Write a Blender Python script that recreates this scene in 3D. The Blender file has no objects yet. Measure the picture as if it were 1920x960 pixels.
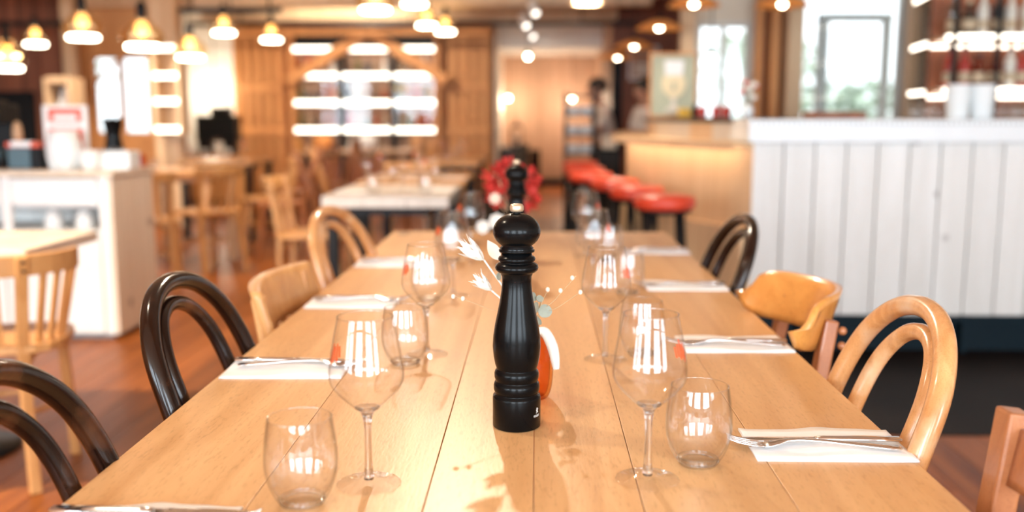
import bpy, math, random
from mathutils import Vector, Matrix, noise as mnoise
random.seed(7)
SC = bpy.context.scene
COL = SC.collection
PI = math.pi
R = math.radians

# ------------------------------------------------------------------ camera, world, lights, exposure
CAM_Z, FPX = 1.17, 1800.0
PSI, THETA = R(1.464), R(8.376)
cam_data = bpy.data.cameras.new('camera')
cam = bpy.data.objects.new('camera', cam_data)
COL.objects.link(cam)
cam.location = (0, 0, CAM_Z)
cam.rotation_euler = (PI / 2 - THETA, 0, PSI)
cam_data.sensor_width = 36.0
cam_data.lens = 36.0 * FPX / 1920.0
cam_data.clip_start = 0.02
cam_data.clip_end = 300
cam_data.dof.use_dof = True
cam_data.dof.focus_distance = 1.30
cam_data.dof.aperture_fstop = 2.1
SC.camera = cam

SC.view_settings.view_transform = 'Standard'
SC.view_settings.look = 'None'
SC.view_settings.gamma = 1.0
SC.view_settings.use_curve_mapping = False
SC.view_settings.exposure = 1.05
SC.cycles.transparent_max_bounces = 32
SC.cycles.max_bounces = 7

world = bpy.data.worlds.new('world')
SC.world = world
world.use_nodes = True
wbg = world.node_tree.nodes['Background']
wbg.inputs['Color'].default_value = (0.88, 0.95, 1.0, 1)
wbg.inputs['Strength'].default_value = 1.35


def lamp(name, kind, loc, power, color, size=0.05, target=None, size_y=None, spot=60, blend=.5):
    d = bpy.data.lights.new(name, kind)
    d.energy = power
    d.color = color
    if kind == 'AREA':
        d.shape = 'RECTANGLE'
        d.size = size
        d.size_y = size_y or size
    else:
        d.shadow_soft_size = size
    if kind == 'SPOT':
        d.spot_size = R(spot)
        d.spot_blend = blend
    o = bpy.data.objects.new(name, d)
    COL.objects.link(o)
    o.location = loc
    if target is not None:
        o.rotation_euler = (Vector(target) - Vector(loc)).to_track_quat('-Z', 'Y').to_euler()
    return o


DAY = (0.76, 0.89, 1.0)
WARM = (1.0, 0.84, 0.64)
# daylight entering through the tall windows in the wall behind the viewer and in the left wall
WIN_BACK = [(-6.6, -5.0), (-4.4, -2.9), (-1.9, -0.3), (0.5, 2.1), (2.8, 4.4)]
for (a, b) in WIN_BACK:
    lamp('window_daylight', 'AREA', ((a + b) / 2, -2.97, 1.55), 80, DAY, b - a - .1, ((a + b) / 2, 5, 1.55), 1.7)
# warm spots out of view: two read off table shadows, the rest added fill
SPOTS = [((-0.36, 3.95, 2.42), 72, (-0.02, 1.5, .75), 62), ((-1.15, 1.75, 2.42), 22, (-0.1, 1.45, .75), 75),
         ((-2.2, 2.3, 2.42), 200, (-1.5, 3.6, 0.0), 80), ((-0.9, 5.4, 2.42), 60, (-0.9, 6.4, .7), 95),
         ((-2.6, 6.6, 2.42), 105, (-2.5, 8.0, .4), 100), ((-2.2, 10.6, 2.42), 130, (-2.3, 13.4, 1.3), 100),
         ((0.25, 5.9, 2.42), 70, (.7, 5.2, .8), 90), ((-3.9, 8.6, 2.42), 90, (-4.4, 10.3, 1.0), 95),
         ((0.5, 10.2, 2.42), 120, (0.7, 12.5, 1.2), 100), ((-1.0, 4.3, 2.42), 38, (-2.1, 4.9, .25), 70)]
for loc, p, tgt, ang in SPOTS:
    lamp('unseen_spot_light', 'SPOT', loc, p, WARM, .028, tgt, spot=ang, blend=.7)


# ------------------------------------------------------------------ helpers
def ray(px, py):
    f = Vector((-math.sin(PSI) * math.cos(THETA), math.cos(PSI) * math.cos(THETA), -math.sin(THETA)))
    r = Vector((math.cos(PSI), math.sin(PSI), 0))
    u = r.cross(f)
    return f * FPX + r * (px - 960) + u * (480 - py)


def onz(px, py, z):
    d = ray(px, py)
    return Vector((0, 0, CAM_Z)) + d * ((z - CAM_Z) / d.z)


def ony(px, py, Y):
    d = ray(px, py)
    return Vector((0, 0, CAM_Z)) + d * (Y / d.y)


def spline(pts, n=8, closed=False):
    pts = [Vector(p) for p in pts]
    out = []
    N = len(pts)
    segs = N if closed else N - 1
    for i in range(segs):
        if closed:
            p0, p1, p2, p3 = pts[i - 1], pts[i], pts[(i + 1) % N], pts[(i + 2) % N]
        else:
            p0, p1, p2, p3 = pts[max(i - 1, 0)], pts[i], pts[i + 1], pts[min(i + 2, N - 1)]
        for k in range(n):
            t = k / n
            out.append(0.5 * ((2 * p1) + (p2 - p0) * t + (2 * p0 - 5 * p1 + 4 * p2 - p3) * t * t
                              + (3 * p1 - p0 - 3 * p2 + p3) * t ** 3))
    if not closed:
        out.append(pts[-1])
    return out


class MB:
    """collects shapes, then builds them as ONE mesh object"""

    def __init__(self):
        self.v, self.f, self.s = [], [], []

    def add(self, vs, fs, smooth=False, M=None):
        b = len(self.v)
        for p in vs:
            p = Vector(p)
            if M is not None:
                p = M @ p
            self.v.append(p[:])
        for q in fs:
            self.f.append([b + i for i in q])
            self.s.append(smooth)
        return self

    def box(self, x0, y0, z0, x1, y1, z1, M=None):
        vs = [(x0, y0, z0), (x1, y0, z0), (x1, y1, z0), (x0, y1, z0), (x0, y0, z1), (x1, y0, z1), (x1, y1, z1), (x0, y1, z1)]
        fs = [(3, 2, 1, 0), (4, 5, 6, 7), (0, 1, 5, 4), (1, 2, 6, 5), (2, 3, 7, 6), (3, 0, 4, 7)]
        return self.add(vs, fs, False, M)

    def cbox(self, c, s, M=None):
        return self.box(c[0] - s[0] / 2, c[1] - s[1] / 2, c[2] - s[2] / 2, c[0] + s[0] / 2, c[1] + s[1] / 2, c[2] + s[2] / 2, M)

    def bar(self, a, b, w, h, up=(0, 0, 1)):
        """rectangular bar from a to b; w across, h along up"""
        a, b = Vector(a), Vector(b)
        d = (b - a).normalized()
        side = d.cross(Vector(up))
        if side.length < 1e-4:
            side = d.cross(Vector((1, 0, 0)))
        side.normalize()
        u = side.cross(d)
        vs = []
        for p in (a, b):
            for (i, j) in ((-1, -1), (1, -1), (1, 1), (-1, 1)):
                vs.append(p + side * (w / 2 * i) + u * (h / 2 * j))
        return self.add(vs, [(3, 2, 1, 0), (4, 5, 6, 7), (0, 1, 5, 4), (1, 2, 6, 5), (2, 3, 7, 6), (3, 0, 4, 7)])

    def tube(self, pts, r, n=10, closed=False, flat=1.0, M=None):
        pts = [Vector(p) for p in pts]
        N = len(pts)
        rs = r if isinstance(r, (list, tuple)) else [r] * N
        tang = []
        for i in range(N):
            if closed:
                t = pts[(i + 1) % N] - pts[i - 1]
            else:
                t = pts[min(i + 1, N - 1)] - pts[max(i - 1, 0)]
            tang.append(t.normalized() if t.length > 1e-9 else Vector((0, 0, 1)))
        ref = Vector((0, 0, 1)) if abs(tang[0].z) < .9 else Vector((1, 0, 0))
        nrm = (ref - tang[0] * ref.dot(tang[0])).normalized()
        vs, fs = [], []
        for i in range(N):
            nrm = (nrm - tang[i] * nrm.dot(tang[i])).normalized()
            bn = tang[i].cross(nrm)
            for k in range(n):
                a = 2 * PI * k / n
                vs.append(pts[i] + nrm * (math.cos(a) * rs[i]) + bn * (math.sin(a) * rs[i] * flat))
        rings = N if closed else N - 1
        for i in range(rings):
            j = (i + 1) % N
            for k in range(n):
                l = (k + 1) % n
                fs.append((i * n + k, i * n + l, j * n + l, j * n + k))
        if not closed:
            fs.append(tuple(range(n - 1, -1, -1)))
            fs.append(tuple((N - 1) * n + k for k in range(n)))
        return self.add(vs, fs, True, M)

    def lathe(self, prof, n=32, c=(0, 0, 0), M=None, smooth=True):
        """prof: (radius, z) pairs; radius 0 closes the end"""
        vs, fs, rows = [], [], []
        for (r, z) in prof:
            if r < 1e-6:
                rows.append([len(vs)])
                vs.append((c[0], c[1], c[2] + z))
            else:
                rows.append(list(range(len(vs), len(vs) + n)))
                for k in range(n):
                    a = 2 * PI * k / n
                    vs.append((c[0] + r * math.cos(a), c[1] + r * math.sin(a), c[2] + z))
        for a, b in zip(rows, rows[1:]):
            for k in range(n):
                l = (k + 1) % n
                if len(a) == 1 and len(b) > 1:
                    fs.append((a[0], b[l], b[k]))
                elif len(b) == 1 and len(a) > 1:
                    fs.append((a[k], a[l], b[0]))
                elif len(a) > 1:
                    fs.append((a[k], a[l], b[l], b[k]))
        return self.add(vs, fs, smooth, M)

    def ball(self, c, r, n=16, m=10, sc=(1, 1, 1), M=None):
        prof = [(math.sin(PI * i / m) * r, -math.cos(PI * i / m) * r) for i in range(m + 1)]
        T = Matrix.Translation(c) @ Matrix.Diagonal((sc[0], sc[1], sc[2], 1))
        return self.lathe(prof, n, M=(M @ T if M is not None else T))

    def prism(self, poly, t0, t1, M=None, smooth=False):
        """poly in xy, extruded in z from t0 to t1"""
        n = len(poly)
        vs = [(p[0], p[1], t0) for p in poly] + [(p[0], p[1], t1) for p in poly]
        fs = [tuple(range(n - 1, -1, -1)), tuple(range(n, 2 * n))]
        fs += [(i, (i + 1) % n, n + (i + 1) % n, n + i) for i in range(n)]
        return self.add(vs, fs, smooth, M)

    def sheet(self, fn, nu, nv, thick=None):
        """fn(u,v) -> point; closed slab when thick (a vector or a float along z) is given"""
        vs, fs = [], []
        for j in range(nv + 1):
            for i in range(nu + 1):
                vs.append(Vector(fn(i / nu, j / nv)))
        W = nu + 1
        for j in range(nv):
            for i in range(nu):
                fs.append((j * W + i, j * W + i + 1, (j + 1) * W + i + 1, (j + 1) * W + i))
        if thick is not None:
            t = Vector((0, 0, thick)) if not hasattr(thick, '__len__') else Vector(thick)
            n0 = len(vs)
            vs += [p - t for p in vs]
            fs += [tuple(n0 + i for i in reversed(q)) for q in fs[:]]
            edge = [i for i in range(W)] + [j * W + nu for j in range(1, nv + 1)] + \
                   [nv * W + i for i in range(nu - 1, -1, -1)] + [j * W for j in range(nv - 1, 0, -1)]
            for a, b in zip(edge, edge[1:] + edge[:1]):
                fs.append((b, a, n0 + a, n0 + b))
        return self.add(vs, fs, True)

    def build(self, name, mat, parent=None, bevel=0, loc=None, rot=None, sub=0):
        me = bpy.data.meshes.new(name)
        me.from_pydata(self.v, [], self.f)
        me.polygons.foreach_set('use_smooth', self.s)
        me.materials.append(mat)
        me.update()
        o = bpy.data.objects.new(name, me)
        COL.objects.link(o)
        if parent is not None:
            o.parent = parent
        if loc is not None:
            o.location = loc
        if rot is not None:
            o.rotation_euler = rot
        if bevel:
            b = o.modifiers.new('bevel', 'BEVEL')
            b.width = bevel
            b.segments = 2
            b.limit_method = 'ANGLE'
            b.angle_limit = R(40)
        if sub:
            s = o.modifiers.new('sub', 'SUBSURF')
            s.levels = s.render_levels = sub
        return o


def tag(o, label=None, cat=None, group=None, kind=None):
    if label:
        o['label'] = label
    if cat:
        o['category'] = cat
    if group:
        o['group'] = group
    if kind:
        o['kind'] = kind
    return o


def thing(name, label, cat, loc=(0, 0, 0), rz=0, group=None):
    o = bpy.data.objects.new(name, None)
    COL.objects.link(o)
    o.empty_display_size = .1
    o.location = loc
    o.rotation_euler = (0, 0, rz)
    return tag(o, label, cat, group)


def copy_tree(src, loc=None, rz=None, label=None, group=None, parent=None, scale=None):
    c = src.copy()
    COL.objects.link(c)
    if parent is not None:
        c.parent = parent
    if loc is not None:
        c.location = loc
    if rz is not None:
        c.rotation_euler = (0, 0, rz)
    if label:
        c['label'] = label
    if group:
        c['group'] = group
    if scale:
        c.scale = (scale, scale, scale)
    for ch in list(src.children):
        copy_tree(ch, parent=c)
    return c


def struct(o, label=None):
    return tag(o, label, None, None, 'structure')


# ------------------------------------------------------------------ materials
def nodes_of(name):
    m = bpy.data.materials.new(name)
    m.use_nodes = True
    nt = m.node_tree
    return m, nt, nt.nodes['Principled BSDF']


def plain(name, col, rough=.5, metal=0.0, var=.06, scale=9.0, bump=0.0, coat=0.0, spec=.5, emit=None, estr=0.0):
    m, nt, p = nodes_of(name)
    L = nt.links.new
    tc = nt.nodes.new('ShaderNodeTexCoord')
    nz = nt.nodes.new('ShaderNodeTexNoise')
    nz.inputs['Scale'].default_value = scale
    nz.inputs['Detail'].default_value = 4
    L(tc.outputs['Object'], nz.inputs['Vector'])
    rp = nt.nodes.new('ShaderNodeValToRGB')
    c = Vector(col[:3])
    rp.color_ramp.elements[0].position = .3
    rp.color_ramp.elements[1].position = .7
    rp.color_ramp.elements[0].color = (*(c * (1 - var)), 1)
    rp.color_ramp.elements[1].color = (*[min(1, x * (1 + var)) for x in c], 1)
    L(nz.outputs['Fac'], rp.inputs['Fac'])
    L(rp.outputs['Color'], p.inputs['Base Color'])
    p.inputs['Roughness'].default_value = rough
    p.inputs['Metallic'].default_value = metal
    p.inputs['Specular IOR Level'].default_value = spec
    p.inputs['Coat Weight'].default_value = coat
    if bump:
        bp = nt.nodes.new('ShaderNodeBump')
        bp.inputs['Strength'].default_value = bump
        bp.inputs['Distance'].default_value = .002
        L(nz.outputs['Fac'], bp.inputs['Height'])
        L(bp.outputs['Normal'], p.inputs['Normal'])
    if emit:
        p.inputs['Emission Color'].default_value = (*emit, 1)
        p.inputs['Emission Strength'].default_value = estr
    return m


def wood(name, c_dark, c_light, stretch=(14, 1.2, 14), rough=.4, knots=0.0, coat=0.0, wear=None, bump=.15, tint=.10, pore=.5):
    m, nt, p = nodes_of(name)
    L = nt.links.new
    N = nt.nodes.new
    tc = N('ShaderNodeTexCoord')
    oi = N('ShaderNodeObjectInfo')
    off = N('ShaderNodeVectorMath')
    off.operation = 'MULTIPLY_ADD'
    off.inputs[1].default_value = (0, 0, 0)
    cmb = N('ShaderNodeCombineXYZ')
    mul = N('ShaderNodeMath')
    mul.operation = 'MULTIPLY'
    mul.inputs[1].default_value = 13.7
    L(oi.outputs['Random'], mul.inputs[0])
    for s in 'XYZ':
        L(mul.outputs[0], cmb.inputs[s])
    add = N('ShaderNodeVectorMath')
    add.operation = 'ADD'
    L(tc.outputs['Object'], add.inputs[0])
    L(cmb.outputs[0], add.inputs[1])
    mp = N('ShaderNodeMapping')
    mp.inputs['Scale'].default_value = stretch
    L(add.outputs[0], mp.inputs['Vector'])
    n1 = N('ShaderNodeTexNoise')
    n1.inputs['Scale'].default_value = 1.0
    n1.inputs['Detail'].default_value = 6
    n1.inputs['Roughness'].default_value = .62
    n1.inputs['Distortion'].default_value = 1.1
    L(mp.outputs[0], n1.inputs['Vector'])
    r1 = N('ShaderNodeValToRGB')
    r1.color_ramp.elements[0].position = .32
    r1.color_ramp.elements[1].position = .66
    r1.color_ramp.elements[0].color = (*c_dark, 1)
    r1.color_ramp.elements[1].color = (*c_light, 1)
    L(n1.outputs['Fac'], r1.inputs['Fac'])
    # fine pores
    mp2 = N('ShaderNodeMapping')
    mp2.inputs['Scale'].default_value = tuple(s * 24 if s > 5 else s * 75 for s in stretch)
    L(add.outputs[0], mp2.inputs['Vector'])
    n2 = N('ShaderNodeTexNoise')
    n2.inputs['Scale'].default_value = 1.0
    n2.inputs['Detail'].default_value = 3
    L(mp2.outputs[0], n2.inputs['Vector'])
    r2 = N('ShaderNodeValToRGB')
    r2.color_ramp.elements[0].position = .30
    r2.color_ramp.elements[1].position = .46
    r2.color_ramp.elements[0].color = (.62, .55, .48, 1)
    r2.color_ramp.elements[1].color = (1, 1, 1, 1)
    L(n2.outputs['Fac'], r2.inputs['Fac'])
    mx = N('ShaderNodeMix')
    mx.data_type = 'RGBA'
    mx.blend_type = 'MULTIPLY'
    mx.inputs['Factor'].default_value = pore
    L(r1.outputs['Color'], mx.inputs['A'])
    L(r2.outputs['Color'], mx.inputs['B'])
    last = mx.outputs['Result']
    # each board its own tone
    hs = N('ShaderNodeHueSaturation')
    mr = N('ShaderNodeMapRange')
    mr.inputs['To Min'].default_value = 1 - tint
    mr.inputs['To Max'].default_value = 1 + tint
    L(oi.outputs['Random'], mr.inputs['Value'])
    L(mr.outputs[0], hs.inputs['Value'])
    L(last, hs.inputs['Color'])
    last = hs.outputs['Color']
    if knots:
        mp3 = N('ShaderNodeMapping')
        mp3.inputs['Scale'].default_value = (knots, knots * .45, knots)
        L(add.outputs[0], mp3.inputs['Vector'])
        vo = N('ShaderNodeTexVoronoi')
        vo.inputs['Scale'].default_value = 1.0
        L(mp3.outputs[0], vo.inputs['Vector'])
        rk = N('ShaderNodeValToRGB')
        rk.color_ramp.elements[0].position = .03
        rk.color_ramp.elements[1].position = .09
        rk.color_ramp.elements[0].color = (1, 1, 1, 1)
        rk.color_ramp.elements[1].color = (0, 0, 0, 1)
        L(vo.outputs['Distance'], rk.inputs['Fac'])
        mk = N('ShaderNodeMix')
        mk.data_type = 'RGBA'
        L(rk.outputs['Color'], mk.inputs['Factor'])
        L(last, mk.inputs['A'])
        mk.inputs['B'].default_value = (c_dark[0] * .35, c_dark[1] * .3, c_dark[2] * .3, 1)
        last = mk.outputs['Result']
    if wear:
        n4 = N('ShaderNodeTexNoise')
        n4.inputs['Scale'].default_value = 11
        n4.inputs['Detail'].default_value = 5
        L(add.outputs[0], n4.inputs['Vector'])
        r4 = N('ShaderNodeValToRGB')
        r4.color_ramp.elements[0].position = .56
        r4.color_ramp.elements[1].position = .74
        L(n4.outputs['Fac'], r4.inputs['Fac'])
        mw = N('ShaderNodeMix')
        mw.data_type = 'RGBA'
        L(r4.outputs['Color'], mw.inputs['Factor'])
        L(last, mw.inputs['A'])
        mw.inputs['B'].default_value = (*wear, 1)
        last = mw.outputs['Result']
    L(last, p.inputs['Base Color'])
    p.inputs['Roughness'].default_value = rough
    p.inputs['Coat Weight'].default_value = coat
    p.inputs['Coat Roughness'].default_value = .12
    if bump:
        bp = N('ShaderNodeBump')
        bp.inputs['Strength'].default_value = bump
        bp.inputs['Distance'].default_value = .001
        L(n2.outputs['Fac'], bp.inputs['Height'])
        L(bp.outputs['Normal'], p.inputs['Normal'])
    return m


def thin_glass(name, tint=(.985, .99, .99), edge=(.62, .66, .66), ior=1.75, rough=0.0):
    """thin clear wall: light passes straight through, Fresnel reflection on top, denser towards the rim of the form"""
    m = bpy.data.materials.new(name)
    m.use_nodes = True
    nt = m.node_tree
    nt.nodes.clear()
    N, L = nt.nodes.new, nt.links.new
    out = N('ShaderNodeOutputMaterial')
    mix = N('ShaderNodeMixShader')
    tr = N('ShaderNodeBsdfTransparent')
    gl = N('ShaderNodeBsdfGlossy')
    gl.inputs['Roughness'].default_value = rough
    # Schlick reflectance from the facing ratio, the same from either side of the wall
    r0 = ((ior - 1) / (ior + 1)) ** 2
    lf = N('ShaderNodeLayerWeight')
    lf.inputs['Blend'].default_value = .5
    pw = N('ShaderNodeMath')
    pw.operation = 'POWER'
    pw.inputs[1].default_value = 4.0
    fr = N('ShaderNodeMapRange')
    fr.inputs['To Min'].default_value = r0
    fr.inputs['To Max'].default_value = .85
    L(lf.outputs['Facing'], pw.inputs[0])
    L(pw.outputs[0], fr.inputs['Value'])
    lw = N('ShaderNodeLayerWeight')
    lw.inputs['Blend'].default_value = .25
    rp = N('ShaderNodeValToRGB')
    rp.color_ramp.elements[0].position = .38
    rp.color_ramp.elements[1].position = 1.0
    rp.color_ramp.elements[0].color = (*tint, 1)
    rp.color_ramp.elements[1].color = (*edge, 1)
    L(lw.outputs['Facing'], rp.inputs['Fac'])
    L(rp.outputs['Color'], tr.inputs['Color'])
    L(fr.outputs[0], mix.inputs['Fac'])
    L(tr.outputs[0], mix.inputs[1])
    L(gl.outputs[0], mix.inputs[2])
    L(mix.outputs[0], out.inputs['Surface'])
    return m


def glow(name, col, strength):
    m, nt, p = nodes_of(name)
    p.inputs['Base Color'].default_value = (*col, 1)
    p.inputs['Emission Color'].default_value = (*col, 1)
    p.inputs['Emission Strength'].default_value = strength
    return m


m_oak = wood('oak_table', (.53, .275, .105), (.71, .425, .195), (11, .7, 11), .36, knots=2.6, bump=.2, tint=.07, pore=.42)
m_floor = wood('floor_boards', (.17, .042, .008), (.40, .125, .026), (10, .7, 10), .38, tint=.22, pore=.5)
m_floor.node_tree.nodes['Principled BSDF'].inputs['Specular IOR Level'].default_value = .22
m_wallwood = wood('wall_boards', (.50, .215, .070), (.68, .33, .12), (9, 9, .7), .6, tint=.10, pore=.3)
m_timber = wood('timber', (.50, .21, .068), (.68, .32, .115), (8, 8, .8), .6, tint=.08, pore=.3)
m_paletimber = wood('pale_timber', (.62, .42, .25), (.74, .55, .36), (9, 9, .8), .6, tint=.06, pore=.3)
m_redwood = wood('red_brown_boards', (.16, .045, .018), (.30, .10, .045), (9, 9, .7), .55, tint=.15)
m_farwood = wood('grey_brown_boards', (.36, .20, .12), (.50, .30, .20), (9, 9, .6), .6, tint=.08, pore=.3)
m_whiteplank = wood('whitewashed_boards', (.66, .65, .62), (.76, .76, .745), (10, 10, .8), .5, knots=3.2, tint=.03, pore=.2)
m_barside = wood('warm_bar_boards', (.66, .43, .23), (.80, .57, .34), (9, 9, .7), .45, tint=.04, pore=.2)
m_counterwood = wood('pine_counter', (.70, .56, .42), (.80, .69, .56), (10, 10, .9), .5, knots=2.2, tint=.04, pore=.25)
m_darkbent = wood('dark_bentwood', (.006, .0025, .0018), (.018, .006, .003), (30, 30, 4), .17, coat=.1, wear=(.10, .035, .014), tint=.1, bump=.05)
m_darkbent.node_tree.nodes['Principled BSDF'].inputs['Specular IOR Level'].default_value = .32
m_lightbent = wood('honey_bentwood', (.46, .20, .065), (.62, .32, .13), (28, 28, 4), .28, coat=.4, wear=(.62, .42, .26), tint=.06, bump=.05)
m_beech = wood('beech', (.52, .24, .075), (.68, .36, .135), (20, 20, 3), .35, coat=.2, tint=.05)
m_ply = wood('orange_plywood', (.56, .22, .045), (.70, .32, .08), (8, 12, 8), .3, coat=.4, tint=.04)
m_redchair = wood('reddish_chair_wood', (.28, .09, .03), (.42, .16, .06), (20, 20, 3), .35, coat=.2)
m_mill = plain('black_lacquer', (.0022, .0026, .0030), .22, var=.2, spec=.15)
m_black = plain('black_plastic', (.006, .007, .008), .5, spec=.2)
m_iron = plain('black_iron', (.008, .008, .009), .45, spec=.25)
m_nut = plain('pale_knurled_metal', (.74, .58, .40), .35, metal=.7)
m_glass = thin_glass('clear_glass', (.995, .996, .996), (.60, .64, .64), 1.66)
m_stem = thin_glass('rim_glass', (.98, .985, .985), (.70, .74, .74), 2.6)
m_solid = bpy.data.materials.new('solid_glass')
m_solid.use_nodes = True
m_solid.node_tree.nodes['Principled BSDF'].inputs['Transmission Weight'].default_value = 1.0
m_solid.node_tree.nodes['Principled BSDF'].inputs['Roughness'].default_value = 0.0
m_solid.node_tree.nodes['Principled BSDF'].inputs['IOR'].default_value = 1.46
m_pane = thin_glass('window_pane', (.97, .985, .98), (.8, .85, .85), 1.45)
m_door_pane = thin_glass('cabinet_pane', (.97, .98, .98), (.75, .8, .8), 1.36)
m_amber = thin_glass('amber_glass', (.93, .62, .30), (.34, .12, .03), 1.6)
m_bell = thin_glass('amber_lamp_glass', (1.0, .86, .62), (.85, .42, .12), 1.6)
m_napkin = plain('white_paper', (.86, .86, .86), .8, var=.02, scale=40, bump=.15)
m_steel = plain('cutlery_steel', (.72, .72, .73), .16, metal=1.0, var=.03)
m_print = plain('red_print', (.85, .12, .03), .5)
m_whiteprint = plain('white_print', (.75, .75, .72), .6)
m_ceiling = plain('ceiling_board', (.88, .72, .54), .8, var=.03)
m_plaster = plain('cream_plaster', (.80, .72, .62), .85, var=.03)
m_white = plain('white_paint', (.82, .82, .80), .5, var=.02)
m_whitetop = plain('white_metal_top', (.74, .78, .80), .35, var=.02)
m_frame = plain('window_frame_paint', (.66, .66, .62), .5, var=.03)
m_grey = plain('grey_paint', (.30, .33, .33), .5)
m_palegrey = plain('pale_grey_paint', (.66, .70, .70), .5)
m_plinth = plain('blue_black_plinth', (.004, .013, .020), .55, spec=.15)
m_darkfloor = plain('dark_floor', (.010, .006, .0045), .6, var=.3, scale=3, spec=.15)
m_cream = plain('cream_panel', (.72, .64, .52), .55, var=.03)
m_darktop = plain('dark_bar_top', (.07, .05, .035), .4)
m_redseat = plain('red_leather', (.62, .055, .022), .35, var=.08, scale=20)
m_porcelain = plain('porcelain', (.84, .84, .83), .2, var=.01)
m_frost = plain('frosted_white', (.80, .84, .85), .45, var=.02)
m_darkcloth = plain('dark_upholstery', (.010, .007, .006), .8, spec=.15)
m_greytable = wood('pale_grey_table', (.52, .47, .42), (.66, .61, .56), (6, 2, 6), .4, tint=.04)
m_copper = plain('orange_copper_shade', (.86, .36, .10), .5)
m_strip = glow('led_strip', (1.0, .90, .74), 2.6)
m_disc = glow('lamp_disc', (1.0, .86, .62), 9.0)
m_bulb = glow('lamp_bulb', (1.0, .52, .18), 1.3)
m_bulbw = glow('white_bulb', (1.0, .80, .54), 20.0)
m_bulbstrong = glow('strong_bulb', (1.0, .80, .55), 14.0)
m_barled = glow('bar_led', (1.0, .84, .62), 9.0)
m_lens = glow('spot_lens', (1.0, .92, .80), 2.2)
m_sage = plain('sage_board', (.44, .46, .33), .7)
m_goblet = plain('cream_print', (.78, .66, .42), .7)
m_yellow = plain('yellow_card', (.72, .42, .04), .6)
m_red = plain('red_paint', (.72, .10, .05), .5)
m_petal_red = plain('red_petals', (.60, .045, .035), .7, var=.25, scale=60)
m_petal_white = plain('white_petals', (.82, .80, .74), .8, var=.05, scale=60)
m_petal_pink = plain('blush_petal', (.80, .62, .50), .7, var=.06, scale=60)
m_euc = plain('eucalyptus_leaf', (.30, .33, .27), .6, var=.15, scale=80)
m_stalk = plain('dry_stalk', (.52, .38, .22), .7)
m_skin = plain('skin', (.52, .27, .17), .55)
m_hair = plain('black_hair', (.008, .006, .006), .5)
m_shirt = plain('white_shirt', (.80, .76, .70), .8)
m_apron = plain('dark_trousers', (.03, .028, .03), .8)
m_leaf = plain('tree_leaves', (.48, .55, .44), .7, var=.3, scale=2)
m_bark = plain('bark', (.16, .11, .08), .9)
m_ground = plain('paving', (.52, .52, .48), .9)
m_teal = plain('teal_plastic', (.05, .11, .14), .4)
B_COL = {'amber': thin_glass('amber_bottle', (.80, .33, .08), (.3, .09, .02), 1.5),
         'clear': thin_glass('clear_bottle', (.88, .92, .90), (.5, .56, .54), 1.7),
         'green': thin_glass('green_bottle', (.30, .55, .28), (.07, .2, .07), 1.5),
         'dark': plain('dark_bottle', (.035, .016, .012), .15),
         'red': plain('red_bottle', (.42, .04, .03), .2),
         'white': plain('white_bottle', (.74, .72, .66), .25),
         'blue': thin_glass('blue_bottle', (.35, .55, .72), (.1, .2, .3), 1.5)}
m_cap = plain('bottle_cap', (.05, .04, .04), .4)
m_lab = plain('bottle_label', (.55, .45, .32), .6)
# ------------------------------------------------------------------ the setting
CEIL = 2.62
X0, X1, Y0, Y1 = -7.0, 5.2, -3.0, 16.2
floor = struct(MB().box(X0, Y0, -.12, X1, Y1, -.008).build('floor', m_floor), 'orange-brown floor of narrow varnished boards')
BW = .145
x = -3.45
pl_meshes = {}
while x < 2.3:
    y = 0.6 + random.uniform(-.9, .0)
    while y < 11.0:
        ln = random.choice((1.8, 2.2, 2.6, 3.0))
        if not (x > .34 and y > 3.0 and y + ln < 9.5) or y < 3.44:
            if ln not in pl_meshes:
                o = MB().box(0, 0, -.008, BW - .003, ln - .003, 0).build('floor_board', m_floor, floor)
                pl_meshes[ln] = o.data
            else:
                o = bpy.data.objects.new('floor_board', pl_meshes[ln])
                COL.objects.link(o)
                o.parent = floor
            o.location = (x, y, 0)
        y += ln
    x += BW
struct(MB().box(.355, 3.44, -.007, X1, 9.0, .004).build('floor_bar', m_darkfloor), 'dark floor strip in front of the bar')  # one even dark tone over the strip before the bar

ceil_poly = [(X0, Y0), (X1, Y0), (X1, 8.62), (1.3, 8.62), (1.95, 12.6), (1.95, Y1), (-5.1, Y1), (-5.1, 13.5), (-3.95, 10.6), (X0, 10.6)]
ceiling = struct(MB().prism(ceil_poly, CEIL, CEIL + .12).build('ceiling', m_ceiling), 'pale wooden ceiling with cross beams')
MB().box(-5.0, 10.3, 2.30, 1.2, 10.5, CEIL).build('beam', m_paletimber, ceiling, .01)
MB().box(-7, 8.8, 2.28, -3.6, 9.0, CEIL).build('beam', m_paletimber, ceiling, .01)
MB().box(-4.2, 12.2, 2.34, 1.0, 12.36, CEIL).build('beam', m_paletimber, ceiling, .01)
for yb in (1.0, 4.2, 7.2):
    MB().box(X0, yb, 2.48, X1, yb + .16, CEIL).build('beam', m_paletimber, ceiling, .01)
MB().box(-.62, 14.2, 2.12, .95, 16.0, CEIL).build('soffit', m_white, ceiling, .005)


def wall_with_holes(x0, x1, z0, z1, y, t, holes):
    """wall in the xz plane at y..y+t with rectangular holes (xa,xb,za,zb), sorted by x, not overlapping"""
    mb = MB()
    cx = x0
    for (xa, xb, za, zb) in holes:
        mb.box(cx, y, z0, xa, y + t, z1)
        if za > z0:
            mb.box(xa, y, z0, xb, y + t, za)
        if zb < z1:
            mb.box(xa, y, zb, xb, y + t, z1)
        cx = xb
    mb.box(cx, y, z0, x1, y + t, z1)
    return mb


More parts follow.
